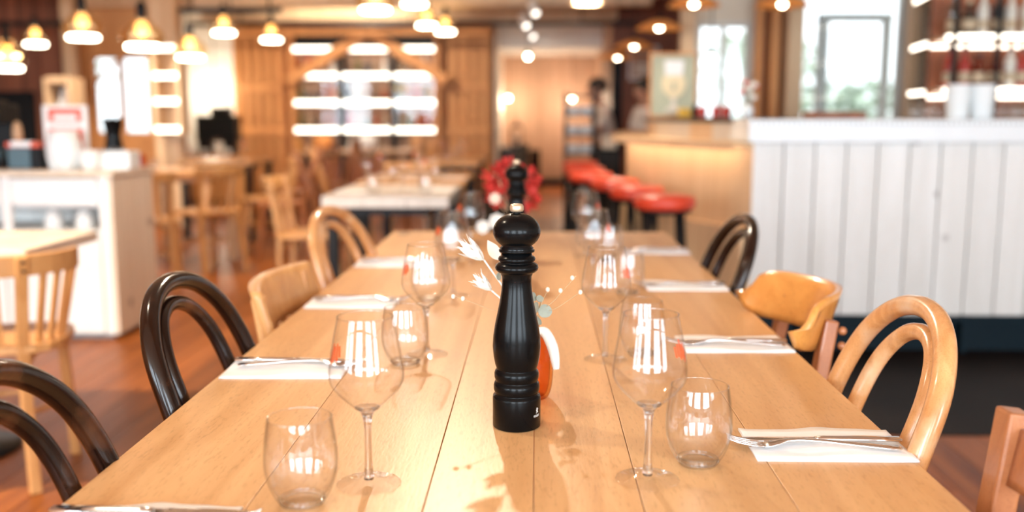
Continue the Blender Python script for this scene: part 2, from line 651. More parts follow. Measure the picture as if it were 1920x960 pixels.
def window(n, xa, xb, za, zb, y, t, mfr, cols=2, rows=1, fw=.06, inner=None):
    w = MB()
    for (a, b, c, d) in ((xa, xa + fw, za, zb), (xb - fw, xb, za, zb), (xa + fw, xb - fw, za, za + fw), (xa + fw, xb - fw, zb - fw, zb)):
        w.box(a, y, c, b, y + t, d)
    o = struct(w.build('window_%d' % n, mfr, None, .004))
    for i in range(1, cols):
        xm = xa + (xb - xa) * i / cols
        MB().box(xm - fw * .4, y + .01, za + fw, xm + fw * .4, y + t - .01, zb - fw).build('mullion', inner or mfr, o)
    for j in range(1, rows):
        zm = za + (zb - za) * j / rows
        MB().box(xa + fw, y + .012, zm - fw * .35, xb - fw, y + t - .012, zm + fw * .35).build('glazing_bar', inner or mfr, o)
    for i in range(cols):
        p0 = xa + fw + (xb - xa - 2 * fw) * i / cols
        p1 = xa + fw + (xb - xa - 2 * fw) * (i + 1) / cols
        MB().box(p0, y + t * .5 - .003, za + fw, p1, y + t * .5 + .003, zb - fw).build('pane', m_pane, o)
    return o


# wall behind the viewer with its tall windows
hz = [(a, b, .7, 2.42) for a, b in WIN_BACK]
struct(wall_with_holes(X0, X1, 0, CEIL, Y0 - .15, .15, hz).build('wall_front', m_plaster), 'cream wall behind the viewer with tall windows')
for i, (a, b, c, d) in enumerate(hz):
    w = MB()
    for q in ((a, a + .06, c, d), (b - .06, b, c, d), (a + .06, b - .06, c, c + .06), (a + .06, b - .06, d - .06, d)):
        w.box(q[0], -2.95, q[2], q[1], -2.90, q[3])
    o = struct(w.build('window_%d' % (i + 4), m_white))
    MB().box((a + b) / 2 - .035, -2.945, c + .06, (a + b) / 2 + .035, -2.905, d - .06).build('mullion', m_white, o)
    MB().box(a + .06, -2.94, 1.78, b - .06, -2.91, 1.83).build('glazing_bar', m_white, o)
struct(MB().box(X0 - .15, Y0, 0, X0, 10.5, CEIL).build('wall_left', m_timber), 'timber wall on the far left')
struct(MB().box(X1, Y0, 0, X1 + .15, 8.6, CEIL).build('wall_right', m_plaster), 'cream wall behind the bar shelves')

# left back wall with the small window, dark boards left of it
wl = ony(163, 100, 10.5)
wr = ony(290, 258, 10.5)
W1 = (wl.x, wr.x, wr.z, wl.z)
xs = ony(118, 100, 10.5).x
struct(wall_with_holes(xs, -3.88, 0, CEIL, 10.5, .12, [W1]).build('wall_left_back', m_wallwood), 'warm timber wall around the small left window')
wd = struct(MB().box(X0, 10.5, 0, xs, 10.62, CEIL).build('wall_left_dark', m_redwood), 'dark red-brown boarded wall in the far left corner')
bx = X0
while bx < xs - .05:
    MB().box(bx + .004, 10.475, 0, min(bx + .2, xs) - .004, 10.5, CEIL).build('board', m_redwood, wd)
    bx += .2
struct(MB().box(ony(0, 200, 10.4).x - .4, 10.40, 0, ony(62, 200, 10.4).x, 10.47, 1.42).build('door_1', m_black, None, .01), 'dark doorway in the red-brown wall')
w1 = window(1, W1[0], W1[1], W1[2], W1[3], 10.5, .1, m_timber, cols=2, rows=1, fw=.05)
MB().bar((W1[0] + .03, 10.49, W1[3] - .35), (W1[0] + .42, 10.49, W1[3] - .0), .03, .03).build('brace', m_timber, w1)
mb = MB()
a, b = Vector((-3.93, 10.55)), Vector((-5.1, 13.6))
nrm = Vector((b - a).yx) * Vector((1, -1))
nrm.normalize()
mb.prism([a[:], b[:], (b - nrm * .1)[:], (a - nrm * .1)[:]], 0, CEIL)
struct(mb.build('wall_niche', m_plaster), 'cream side wall of the lit recess beside the left window')

# far wall carrying the bottle shelves, board and batten panels either side
wf = struct(MB().box(-5.2, 13.5, 0, -.58, 13.62, CEIL).build('wall_far', m_wallwood), 'timber far wall carrying the lit bottle shelves')
for (pa, pb, n) in ((440, 536, 5), (826, 920, 5)):
    xa, xb = ony(pa, 200, 13.4).x, ony(pb, 200, 13.4).x
    step = (xb - xa) / n
    for k in range(n):
        MB().box(xa + k * step, 13.42, .1, xa + k * step + step * .62, 13.5, 2.36).build('batten', m_wallwood, wf, .006)
    za, zb = ony(700, 172, 13.4).z, ony(700, 158, 13.4).z
    MB().box(xa, 13.395, za, xb, 13.42, zb).build('rail', m_timber, wf, .006)
    MB().box(xa, 13.395, .88, xb, 13.42, 1.0).build('rail', m_timber, wf, .006)
hb = ony(680, 66, 13.2)
ht = ony(680, 47, 13.2)
MB().box(ony(440, 60, 13.2).x, 13.14, hb.z, ony(920, 60, 13.2).x, 13.3, ht.z).build('header_beam', m_timber, wf, .01)
# bright plaster niche left of the battens
struct(MB().box(ony(330, 200, 13.46).x, 13.46, 0, ony(440, 200, 13.46).x, 13.499, CEIL).build('wall_niche_back', m_white), 'white lit recess wall beside the battens')
lamp('niche_wall_lamp', 'POINT', ony(395, 175, 13.1), 9, (1.0, .86, .66), .08)

# corridor end wall
wb = struct(MB().box(-1.0, 16.0, 0, 1.95, 16.12, CEIL).build('wall_back', m_farwood), 'grey-brown boarded wall at the end of the aisle')
bx = -.62
while bx < 1.0:
    MB().box(bx + .004, 15.97, .12, bx + .21, 16.0, 2.12).build('board', m_farwood, wb, .004)
    bx += .215
struct(MB().box(-.62, 15.94, 0, 1.0, 15.97, .12).build('baseboard_back', m_black), 'black baseboard of the end wall')
struct(MB().box(-.62, 13.5, 0, -.56, 16.0, CEIL).build('wall_aisle_left', m_plaster), 'cream return wall at the left of the aisle end')
struct(MB().box(.95, 12.5, 0, 1.02, 16.0, CEIL).build('wall_aisle_right', m_farwood), 'boarded return wall at the right of the aisle end')
struct(MB().box(.95, 12.42, 0, 1.98, 12.5, CEIL).build('wall_kitchen', m_redwood), 'red-brown wall behind the bar staff')
struct(MB().box(ony(1148, 100, 12.4).x, 12.38, .0, ony(1166, 100, 12.4).x, 12.42, 1.95).build('door_2', m_black), 'narrow dark door opening in the red-brown wall')
mb = MB()
mb.prism([(1.25, 8.55), (1.88, 12.5), (1.98, 12.5), (1.36, 8.55)], 0, CEIL)
struct(mb.build('wall_kitchen_side', m_redwood), 'red-brown wall running back beside the bar window')

# wall behind the bar with its two windows
h2 = (ony(1305, 40, 8.5).x, ony(1412, 40, 8.5).x, .95, ony(1305, 40, 8.5).z)
h3 = (ony(1492, 40, 8.5).x, ony(1700, 40, 8.5).x, .95, 2.5)
struct(wall_with_holes(1.25, X1, 0, CEIL, 8.5, .12, [h2, h3]).build('wall_bar', m_cream), 'cream wall behind the bar with two bright windows')
window(2, *h2, 8.5, .1, m_frame, cols=2, fw=.045)
w3 = window(3, *h3, 8.5, .1, m_frame, cols=1, fw=.05)
for (pa, pb) in ((1532, 1551), (1654, 1668)):
    MB().box(ony(pa, 100, 8.75).x, 8.72, .6, ony(pb, 100, 8.75).x, 8.80, ony(1600, 27, 8.75).z).build('outer_post', m_palegrey, w3)
MB().box(ony(1532, 100, 8.75).x, 8.70, ony(1600, 40, 8.75).z, ony(1668, 100, 8.75).x, 8.80, ony(1600, 26, 8.75).z).build('outer_head', m_palegrey, w3)
k = 1
for (pa, pb, Y, m, lab) in ((292, 338, 9.9, m_paletimber, 'pale timber column beside the left window'),
                            (128, 149, 10.2, m_paletimber, 'slim pale timber post left of the small window'),
                            (1272, 1299, 8.3, m_paletimber, 'pale post at the corner above the green board'),
                            (1412, 1424, 8.3, m_timber, 'thin timber post right of the narrow bar window'),
                            (1440, 1455, 8.2, m_timber, 'thin timber post in the dark red recess'),
                            (1470, 1499, 8.15, m_paletimber, 'thick pale post left of the wide bar window'),
                            (1694, 1712, 8.1, m_paletimber, 'pale post right of the wide bar window')):
    xa, xb = ony(pa, 200, Y).x, ony(pb, 200, Y).x
    struct(MB().box(xa, Y - .06, 0, xb, Y + .06, CEIL).build('trim_%d' % k, m, None, .008), lab)
    k += 1
struct(MB().box(ony(1420, 200, 8.45).x, 8.44, 0, ony(1474, 200, 8.45).x, 8.5, CEIL).build('wall_bar_recess', m_redwood), 'dark red panel between the two bar windows')

# black ceiling rails for the track spots
for (xa, xb, y, z) in ((-4.3, 1.2, 12.0, 2.27), (-5.5, -4.65, 9.5, 2.05), (-3.3, -2.35, 9.0, 2.12)):
    t = thing('ceiling_rail', {12.0: 'long black rail across the ceiling above the far shelves',
                               9.5: 'short black rail under the ceiling in the left corner',
                               9.0: 'short black rail above the left pendant lamps'}[y], 'rail', (0, 0, 0))
    MB().box(xa, y - .03, z - .025, xb, y + .03, z + .025).build('rail', m_iron, t, .004)
    for q in (.12, .5, .88):
        xx = xa + (xb - xa) * q
        MB().tube([(xx, y, z), (xx, y, CEIL)], .008, 6).build('hanger', m_iron, t)

# outside
struct(MB().box(-60, -60, -.5, 60, 90, -.3).build('ground_outside', m_ground), 'pale paving outside the windows')


def tree(loc, h, r, label, seed):
    rnd = random.Random(seed)
    t = thing('garden_tree', label, 'tree', loc, 0, 'trees outside the windows')
    MB().tube(spline([(0, 0, 0), (.1, 0, h * .3), (0, .1, h * .6), (.1, 0, h * .85)], 4), [.16 * (1 - i / 14) for i in range(13)], 8).build('trunk', m_bark, t)
    mb = MB()
    for i in range(900):
        u = Vector((rnd.gauss(0, 1), rnd.gauss(0, 1), rnd.gauss(0, 1))).normalized() * (rnd.random() ** .4)
        c = Vector((u.x * r, u.y * r, h * .68 + u.z * h * .34))
        e = Matrix.Rotation(rnd.uniform(0, 6.3), 3, 'Z') @ Matrix.Rotation(rnd.uniform(-1, 1), 3, 'X')
        s = rnd.uniform(.10, .2)
        mb.add([c + e @ Vector(q) * s for q in ((-1, -.6, 0), (0, -.9, .1), (1, 0, 0), (0, .9, .1))], [(0, 1, 2, 3)])
    cr = mb.build('foliage', m_leaf, t)
    cr['kind'] = 'stuff'


tree((6.6, 30, -.3), 4.0, 2.2, 'pale green tree outside the narrow bar window', 1)
tree((10.9, 34, -.3), 2.7, 2.2, 'hazy tree outside the wide bar window', 2)
tree((-13.6, 27, -.3), 5.0, 2.0, 'pale tree outside the small left window', 3)
# ------------------------------------------------------------------ the long dining table
TZ = .75
TX0, TX1, TY0, TY1 = -.516, .466, .42, 3.462
table = thing('dining_table', 'long light oak dining table of wide boards, laid for eight', 'table', (0, 0, 0))
seams = [TX0, -.312, -.121, -.002, .117, .283, TX1]
for a, b in zip(seams, seams[1:]):
    MB().box(a + .0005, TY0, TZ - .042, b - .0005, TY1, TZ).build('plank', m_oak, table, .0006)
for (a, b, c, d) in ((TX0 + .09, TX0 + .115, TY0 + .1, TY1 - .1), (TX1 - .115, TX1 - .09, TY0 + .1, TY1 - .1)):
    MB().box(a, c, TZ - .11, b, d, TZ - .042).build('apron', m_oak, table)
for yy in (TY0 + .08, TY1 - .105):
    MB().box(TX0 + .115, yy, TZ - .11, TX1 - .115, yy + .025, TZ - .042).build('apron', m_oak, table)
for lx in (TX0 + .07, TX1 - .14):
    for ly in (TY0 + .06, TY1 - .13):
        MB().box(lx, ly, 0, lx + .07, ly + .07, TZ - .042).build('leg', m_oak, table, .004)

# pepper mills --------------------------------------------------
mill = thing('pepper_mill', 'tall black lacquered pepper mill in the middle of the table, in sharp focus', 'pepper mill', (-.026, 1.263, TZ), 0, 'pepper mills on the long table')
prof = [(0, 0), (.030, 0), (.0325, .002), (.0326, .041), (.0318, .0445), (.029, .046), (.0288, .0475), (.0302, .0495), (.0312, .053), (.0312, .058), (.0298, .0625),
        (.0284, .0635), (.0284, .065), (.0294, .067), (.0302, .070), (.0302, .075), (.0290, .0785), (.0272, .0805), (.0272, .0815),
        (.0292, .087), (.0312, .098), (.0324, .112), (.0316, .126), (.0292, .142), (.0258, .158), (.0226, .174), (.0205, .188), (.0196, .199),
        (.0199, .207), (.0212, .2095), (.0214, .2115), (.0250, .2128), (.0280, .2155), (.0290, .2185), (.0280, .2225), (.0245, .2250), (.0228, .2258),
        (.0226, .2268), (.0244, .2285), (.0250, .231), (.0236, .2335), (.0205, .2345), (.0205, .238), (0, .238)]
mbody = MB().lathe(prof, 64).build('body', m_mill, mill)
hp = [(0, .238), (.0195, .238), (.0195, .2395), (.0236, .2400), (.0240, .2425), (.0212, .2440), (.0225, .2452)]
for i in range(13):
    a = R(-52 + i * 11.2)
    hp.append((.0317 * math.cos(a), .2672 + .0245 * math.sin(a)))
hp += [(.0065, .2905), (.0045, .292), (.0045, .2935), (0, .2935)]
MB().lathe(hp, 64).build('head', m_mill, mill)
nt_ = MB()
n = 48
vs, fs = [], []
for (r0, z) in ((.004, .2925), (.0078, .2935), (.0088, .2955), (.0088, .3005), (.0074, .3032), (.003, .3038)):
    for k in range(n):
        rr = r0 * (1.05 if k % 2 == 0 else .95)
        vs.append((rr * math.cos(2 * PI * k / n), rr * math.sin(2 * PI * k / n), z))
for j in range(5):
    for k in range(n):
        fs.append((j * n + k, j * n + (k + 1) % n, (j + 1) * n + (k + 1) % n, (j + 1) * n + k))
fs.append(tuple(5 * n + k for k in range(n)))
nt_.add(vs, fs, True)
tag(nt_.build('knob', m_nut, mill), 'pale ridged metal knob')


def curved_print(rows, ang, rad, z0, px, py):
    """tiny printed mark wrapped on the round base; rows are strings, # is ink"""
    mb = MB()
    for j, row in enumerate(rows):
        for i, ch in enumerate(row):
            if ch == '#':
                a0 = ang + (i * px) / rad
                a1 = ang + ((i + 1) * px) / rad
                za, zb = z0 - (j + 1) * py, z0 - j * py
                mb.add([(rad * math.cos(a), rad * math.sin(a), z) for a, z in ((a0, za), (a1, za), (a1, zb), (a0, zb))], [(0, 1, 2, 3)])
    return mb


# rampant-animal emblem above the maker's name
EMB = ["..##....", ".####.#.", "..##..#.", "#.####..", ".####...", "..###...", ".##.##..", ".#...##.", "##...#.."]
curved_print(EMB, R(-36), .03275, .0310, .00075, .00085).build('emblem', m_whiteprint, mbody)
F57 = {'P': ["##.", "#.#", "##.", "#..", "#.."], 'E': ["###", "#..", "##.", "#..", "###"], 'U': ["#.#", "#.#", "#.#", "#.#", "###"],
       'G': ["###", "#..", "#.#", "#.#", "###"], 'O': ["###", "#.#", "#.#", "#.#", "###"], 'T': ["###", ".#.", ".#.", ".#.", ".#."]}
rows = ['.'.join(F57[c][j] for c in 'PEUGEOT') for j in range(5)]
curved_print(rows, R(-44), .03275, .0215, .00045, .0006).build('emblem', m_whiteprint, mbody)
copy_tree(mill, (-.052, 2.50, TZ), .4, 'black pepper mill further down the table in front of the red flowers')

# wine glasses --------------------------------------------------
bowl = [(.0040, .0835), (.0095, .0885), (.0190, .0958), (.0300, .1060), (.0380, .1155), (.0416, .1225), (.0426, .1295), (.0422, .1370), (.0404, .150), (.0378, .165), (.0348, .181), (.0312, .1970)]
stem = [(0, .0060), (.0050, .0062), (.0058, .0100), (.0054, .0135), (.0048, .020), (.0041, .035), (.0040, .055), (.0043, .070), (.0054, .0800), (.0085, .0868), (.0145, .0918), (.0085, .0922), (0, .0912)]
foot = [(.0062, .0125), (.0100, .0080), (.0180, .0052), (.0290, .0030), (.0360, .0020), (.0368, .0012), (.0364, .0002)]
wg = thing('wine_glass', 'x', 'wine glass', (0, 0, 0), 0, 'wine glasses on the long table')


def smooth_prof(p, n=4):
    q = spline([(a, b, 0) for a, b in p], n)
    return [(max(v.x, 0), v.y) for v in q]


wb_ = MB().lathe(smooth_prof(bowl, 5), 56).build('bowl', m_glass, wg)
MB().tube([(.0312 * math.cos(a), .0312 * math.sin(a), .1970) for a in [2 * PI * k / 48 for k in range(48)]], .0010, 6, True).build('rim', m_stem, wb_)
MB().lathe(smooth_prof(stem, 4), 28).build('stem', m_solid, wg)
MB().lathe(smooth_prof(foot, 3), 48).build('foot', m_glass, wg)
mk = MB()     # small orange-red printed strokes on the guest's side of the bowl
for i, (a, h0, h1) in enumerate(((-.30, .004, .018), (-.19, .0, .022), (-.08, .003, .019), (.03, .0, .024), (.14, .002, .017), (.25, .0, .013))):
    za, zb = .140 + h0, .140 + h1

    def rr(z): return .0426 - (z - .131) * .172 + .0003
    a0, a1 = a - .045, a + .045
    mk.add([(rr(za) * math.cos(a0), rr(za) * math.sin(a0), za), (rr(za) * math.cos(a1), rr(za) * math.sin(a1), za),
            (rr(zb) * math.cos(a1 + .05), rr(zb) * math.sin(a1 + .05), zb), (rr(zb) * math.cos(a0 + .05), rr(zb) * math.sin(a0 + .05), zb)], [(0, 1, 2, 3)], True)
tag(mk.build('printed_mark', m_print, wb_), 'small orange-red printed mark')

spots = [((-.191, 1.048), PI, 'wine glass nearest the viewer on the left, beside the near left tumbler'),
         ((-.193, 1.650), PI, 'second wine glass from the viewer on the left side of the table'),
         ((-.194, 2.205), PI, 'third wine glass from the viewer on the left side of the table'),
         ((-.191, 2.774), PI, 'farthest wine glass on the left side of the table'),
         ((.130, 1.069), 0, 'wine glass nearest the viewer on the right, beside a tumbler and fork'),
         ((.120, 1.621), 0, 'second wine glass from the viewer on the right side of the table'),
         ((.137, 2.276), 0, 'third wine glass from the viewer on the right side of the table'),
         ((.148, 2.846), 0, 'farthest wine glass on the right side of the table')]
for i, (p, rz, lab) in enumerate(spots):
    if i == 0:
        g = wg
        g.location = (p[0], p[1], TZ)
        g.rotation_euler = (0, 0, rz - .25)
        g['label'] = lab
    else:
        copy_tree(wg, (p[0], p[1], TZ), rz + (.35 if rz == 0 else -.2 - .07 * i), lab)

# tumblers ------------------------------------------------------
tp_out = [(0, .0004), (.0200, .0004), (.0228, .0020), (.0290, .0105), (.0345, .0220), (.0384, .0350), (.0399, .0470), (.0396, .0600), (.0382, .0750), (.0362, .0890), (.0348, .0985)]
tp_in = [(.0335, .0985), (.0350, .0890), (.0370, .0750), (.0384, .0600), (.0386, .0470), (.0370, .0350), (.0328, .0230), (.0265, .0130), (.0200, .0088), (0, .0080)]
tb = thing('tumbler', 'x', 'tumbler', (0, 0, 0), 0, 'stemless tumblers on the long table')
MB().lathe(smooth_prof(tp_out, 4), 56).build('outer_wall', m_glass, tb)
MB().lathe(smooth_prof(tp_in, 4), 56).build('inner_wall', m_glass, tb)
MB().tube([(.0228 * math.cos(a), .0228 * math.sin(a), .0062) for a in [2 * PI * k / 40 for k in range(40)]], .0030, 8, True).build('base_ring', m_solid, tb)
MB().tube([(.0342 * math.cos(a), .0342 * math.sin(a), .0985) for a in [2 * PI * k / 48 for k in range(48)]], .0008, 6, True).build('rim', m_stem, tb)
tsp = [((-.254, .990), 'tumbler nearest the viewer at the bottom left, beside a wine glass'),
       ((-.222, 1.585), 'tumbler behind the near left wine glass, beside the second napkin'),
       ((-.245, 2.150), 'third tumbler from the viewer on the left side of the table'),
       ((-.245, 2.720), 'farthest tumbler on the left side of the table'),
       ((.197, 1.123), 'tumbler nearest the viewer on the right, against the fork tips'),
       ((.186, 1.655), 'tumbler behind the near right wine glass, beside the second napkin'),
       ((.215, 2.240), 'third tumbler from the viewer on the right side of the table'),
       ((.212, 2.790), 'farthest tumbler on the right side of the table')]
for i, (p, lab) in enumerate(tsp):
    if i == 0:
        tb.location = (p[0], p[1], TZ)
        tb['label'] = lab
    else:
        copy_tree(tb, (p[0], p[1], TZ), .3 * i, lab)


# napkins and cutlery ------------------------------------------
def napkin(cx, cy, rz, side, label, seed, w=.196, d=.118):
    rnd = random.Random(seed)
    ph = rnd.uniform(0, 6)
    t = thing('paper_napkin', label, 'napkin', (cx, cy, TZ), rz, 'white napkins at the place settings')

    def top(u, v, z):
        x = (u - .5) * w
        yv = (v - .5) * d
        edge = math.sin(u * 9 + ph) * .0022 + math.sin(u * 21 + ph) * .0008
        if v > .99:
            yv += edge * 1.6
        lift = (.0016 + .0012 * math.sin(u * 7 + ph) + .0008 * math.sin(v * 6 + u * 4 + ph)) * (1.0 if v > .05 else .3)
        return (x, yv + edge * .3, z + max(lift, .0004))
    MB().sheet(lambda u, v: (((u - .5) * w), ((v - .5) * d), .0016), 6, 4, .0013).build('lower_fold', m_napkin, t)
    MB().sheet(lambda u, v: top(u, v, .0020), 24, 8, .0012).build('upper_fold', m_napkin, t)
    return t


def strip_loft(stations, n=8):
    """loft of flattened ellipses: (x, y, z, half width y, half thickness z)"""
    vs, fs = [], []
    for (x, y, z, w, h) in stations:
        for k in range(n):
            a = 2 * PI * k / n
            vs.append((x, y + math.cos(a) * w, z + math.sin(a) * h))
    for i in range(len(stations) - 1):
        for k in range(n):
            l = (k + 1) % n
            fs.append((i * n + k, i * n + l, (i + 1) * n + l, (i + 1) * n + k))
    fs.append(tuple(range(n - 1, -1, -1)))
    fs.append(tuple((len(stations) - 1) * n + k for k in range(n)))
    return vs, fs


fork0 = thing('fork', 'x', 'fork', (0, 0, 0), 0, 'forks on the napkins')
hs = [(.105, 0, .0030, .0035, .0012), (.102, 0, .0032, .0085, .0018), (.085, 0, .0040, .0082, .0020), (.05, 0, .0062, .0060, .0021),
      (.01, 0, .0092, .0042, .0022), (-.02, 0, .0100, .0038, .0022), (-.035, 0, .0088, .0050, .0019), (-.045, 0, .0060, .0095, .0015), (-.055, 0, .0036, .0122, .0013), (-.066, 0, .0028, .0124, .0012)]
v_, f_ = strip_loft(hs, 10)
MB().add(v_, f_, True).build('handle', m_steel, fork0)
for k in range(4):
    yy = -.0100 + k * .00667
    MB().tube([(-.064, yy, .0028), (-.080, yy, .0036), (-.098, yy * .96, .0070), (-.110, yy * .9, .0120)], [.0020, .0019, .0017, .0008], 6).build('tine', m_steel, fork0)
knife0 = thing('knife', 'x', 'knife', (0, 0, 0), 0, 'knives on the napkins')
v_, f_ = strip_loft([(.110, 0, .0040, .0040, .0015), (.107, 0, .0042, .0085, .0030), (.06, 0, .0046, .0078, .0034), (.012, 0, .0046, .0060, .0034), (.0, 0, .0044, .0058, .0026)], 10)
MB().add(v_, f_, True).build('handle', m_steel, knife0)
v_, f_ = strip_loft([(.002, 0, .0042, .0058, .0016), (-.02, -.001, .0040, .0085, .0011), (-.07, -.001, .0038, .0092, .0010), (-.098, 0, .0036, .0075, .0008), (-.112, .003, .0036, .0025, .0006)], 8)
MB().add(v_, f_, True).build('blade', m_steel, knife0)

SET = [  # cx, cy, rz of napkin, side, words
    (.370, 1.192, 0.0, 1, 'nearest right place setting, beside the honey bentwood chair'),
    (.363, 1.735, .03, 1, 'second right place setting, beside the plywood chair'),
    (.366, 2.345, .02, 1, 'third right place setting, near the dark bentwood chair'),
    (.372, 2.960, .0, 1, 'farthest right place setting, nearest the bar stools'),
    (-.413, .918, 0, -1, 'bottom left place setting, cut by the picture edge'),
    (-.413, 1.545, .03, -1, 'second left place setting, behind the near wine glass'),
    (-.412, 2.110, .02, -1, 'third left place setting, beside the pale board-back chair'),
    (-.412, 2.690, .0, -1, 'farthest left place setting, beside the pale bentwood chair')]
for i, (cx, cy, rz, sd, words) in enumerate(SET):
    napkin(cx, cy, rz + (PI if sd < 0 else 0) * 0, sd, 'folded white paper napkin at the ' + words, 30 + i)
    zc = TZ + .0052
    # handles point to the guest's edge of the table
    base = 0 if sd > 0 else PI
    if sd > 0:
        fx, fy, frz = cx - .018, cy - .022, base - .075
        kx, ky, krz = cx - .012, cy + .000, base + .012
    else:
        fx, fy, frz = cx + .022, cy + .004, base + .045
        kx, ky, krz = cx + .012, cy + .028, base - .02
    if i == 0:
        fork0.location, knife0.location = (fx, fy, zc), (kx, ky, zc)
        fork0.rotation_euler, knife0.rotation_euler = (0, 0, frz), (0, 0, krz)
        fork0['label'] = 'steel fork on the napkin of the ' + words
        knife0['label'] = 'steel knife on the napkin of the ' + words
    else:
        copy_tree(fork0, (fx, fy, zc), frz, 'steel fork on the napkin of the ' + words)
        copy_tree(knife0, (kx, ky, zc), krz, 'steel knife on the napkin of the ' + words)

# amber vases with dried flowers -------------------------------
vp = [(0, .001), (.020, .001), (.0255, .004), (.0300, .016), (.0322, .035), (.0322, .056), (.0300, .074), (.0235, .087), (.0150, .094), (.0115, .099), (.0115, .110), (.0135, .114)]


def vase(loc, label):
    t = thing('bud_vase', label, 'vase', loc, 0, 'amber glass vases on the long table')
    MB().lathe(smooth_prof(vp, 4), 40).build('outer_wall', m_amber, t)
    MB().lathe(smooth_prof([(r * .86, z + .004 if z < .05 else z) for r, z in vp], 4), 40).build('inner_wall', m_amber, t)
    MB().tube([(.0135 * math.cos(2 * PI * k / 32), .0135 * math.sin(2 * PI * k / 32), .114) for k in range(32)], .0016, 6, True).build('lip', m_amber, t)
    return t


V1 = Vector((-.0065, 1.395, TZ))
V2 = Vector((-.075, 2.86, TZ))
vase(V1, 'round amber glass bud vase half hidden behind the front pepper mill')
vase(V2, 'amber glass bud vase with red flowers behind the far pepper mill')


def leafshape(mb, base, tip, w, up, n=7, fold=.15):
    base, tip, up = Vector(base), Vector(tip), Vector(up).normalized()
    d = tip - base
    side = d.cross(up).normalized()
    L, Rr, Cc = [], [], []
    for i in range(n + 1):
        t = i / n
        ww = w * math.sin(PI * min(max(t, .0), 1) ** .8) * .5
        c = base + d * t + up * (math.sin(PI * t) * d.length * .06)
        L.append(c + side * ww + up * ww * fold)
        Rr.append(c - side * ww + up * ww * fold)
        Cc.append(c)
    vs = L + Cc + Rr
    th = up * .0006
    N = n + 1
    fs = []
    for i in range(n):
        fs.append((i, i + 1, N + i + 1, N + i))
        fs.append((N + i, N + i + 1, 2 * N + i + 1, 2 * N + i))
    m = len(vs)
    fs += [tuple(m + q for q in reversed(f)) for f in fs[:]]
    vs = vs + [v - th for v in vs]
    mb.add(vs, fs, True)


def stem_from(vloc, tip, bend=(0, 0, 0)):
    b = vloc + Vector((random.uniform(-.006, .006), random.uniform(-.006, .006), .012))
    neck = vloc + Vector(((tip[0] - vloc.x) * .06, (tip[1] - vloc.y) * .06, .114))
    mid = (neck + Vector(tip)) / 2 + Vector(bend)
    return spline([b, neck, mid, tip], 6)


def bellflower(vloc, tip, axis, label, size=1.0):
    t = thing('dried_flower', label, 'flower', (0, 0, 0), 0, 'white dried flowers in the near vase')
    tip, axis = Vector(tip), Vector(axis).normalized()
    MB().tube(stem_from(vloc, tip), .0014, 6).build('stem', m_petal_white, t)
    q = Vector((0, 0, 1)).rotation_difference(axis).to_matrix()
    for k in range(7):
        a = 2 * PI * k / 7
        mb = MB()
        e = q @ Vector((math.cos(a), math.sin(a), 0))
        ln = (.030 + .008 * (k % 3)) * size
        leafshape(mb, tip, tip + axis * ln + e * ln * .45, .013 * size, e, 6, -.3)
        mb.build('petal', m_petal_white, t)
    for k in range(5):
        a = 2 * PI * k / 5 + .3
        e = q @ Vector((math.cos(a), math.sin(a), 0))
        MB().tube([tip, tip + axis * .03 * size + e * .006, tip + axis * .045 * size + e * .014], [.0006, .0005, .0003], 5).build('stamen', m_petal_white, t)


bellflower(V1, ony(908, 488, 1.385), (-.75, -.1, .62), 'white star-shaped dried flower leaning left of the front pepper mill', 1.0)
bellflower(V1, ony(922, 545, 1.375), (-.6, -.1, .55), 'smaller white dried flower low at the left of the front pepper mill', .75)
t = thing('dried_petal', 'single blush dried petal on a stalk left of the pepper mill neck', 'flower', (0, 0, 0))
pb_, pt_ = ony(936, 488, 1.40), ony(914, 450, 1.40)
MB().tube(stem_from(V1, pb_), .0009, 5).build('stem', m_stalk, t)
mb = MB()
leafshape(mb, pb_, pt_, .018, (0, -1, .3))
mb.build('petal', m_petal_pink, t)

t = thing('eucalyptus_sprig', 'grey-green eucalyptus sprig with round leaves right of the pepper mill', 'foliage', (0, 0, 0))
tip = ony(1018, 560, 1.39)
path = stem_from(V1, tip)
MB().tube(path, .0010, 6).build('stem', m_stalk, t)


def roundleaf(c, r, nrm, parent, m=m_euc):
    q = Vector((0, 0, 1)).rotation_difference(Vector(nrm).normalized()).to_matrix().to_4x4()
    M = Matrix.Translation(c) @ q
    poly = [(r * math.cos(a) * (1.0 + .08 * math.cos(a)), r * .95 * math.sin(a)) for a in [2 * PI * k / 18 for k in range(18)]]
    MB().prism(poly, -.0004, .0004, M).build('leaf', m, parent)


for (px, py, r, nr) in ((1021, 583, .0105, (.2, -1, .25)), (1004, 577, .0085, (-.9, -.5, .2)), (1008, 601, .0075, (.7, -.5, .6)), (1000, 556, .0070, (.8, -.6, .3)),
                        (935, 518, .0060, (.85, -.5, .1)), (1012, 560, .006, (.3, -.7, .6))):
    roundleaf(ony(px, py, 1.385), r, nr, t)
for j, (tx, ty, buds) in enumerate((((1080), 517, ((1073, 521), (1051, 545))), (1092, 545, ((1088, 548),)), (1028, 541, ((1027, 543),)), (846, 552, ((850, 556), (868, 560))))):
    t = thing('bud_stalk', ['long hair-thin stalk with two pale buds rising right of the pepper mill',
                            'hair-thin stalk with one pale bud reaching furthest right from the vase',
                            'short hair-thin stalk with a bud beside the eucalyptus leaves',
                            'hair-thin stalk with tiny buds reaching left of the vase'][j], 'foliage', (0, 0, 0))
    MB().tube(stem_from(V1, ony(tx, ty, 1.37)), .00045, 5).build('stem', m_stalk, t)
    for (bx_, by_) in buds:
        MB().ball(ony(bx_, by_, 1.37), .0032, 12, 8, (1, 1, 1.2)).build('bud', m_petal_pink, t)
t = thing('bunny_tail_grass', 'drooping white bunny-tail grass plume over the amber vase', 'foliage', (0, 0, 0))
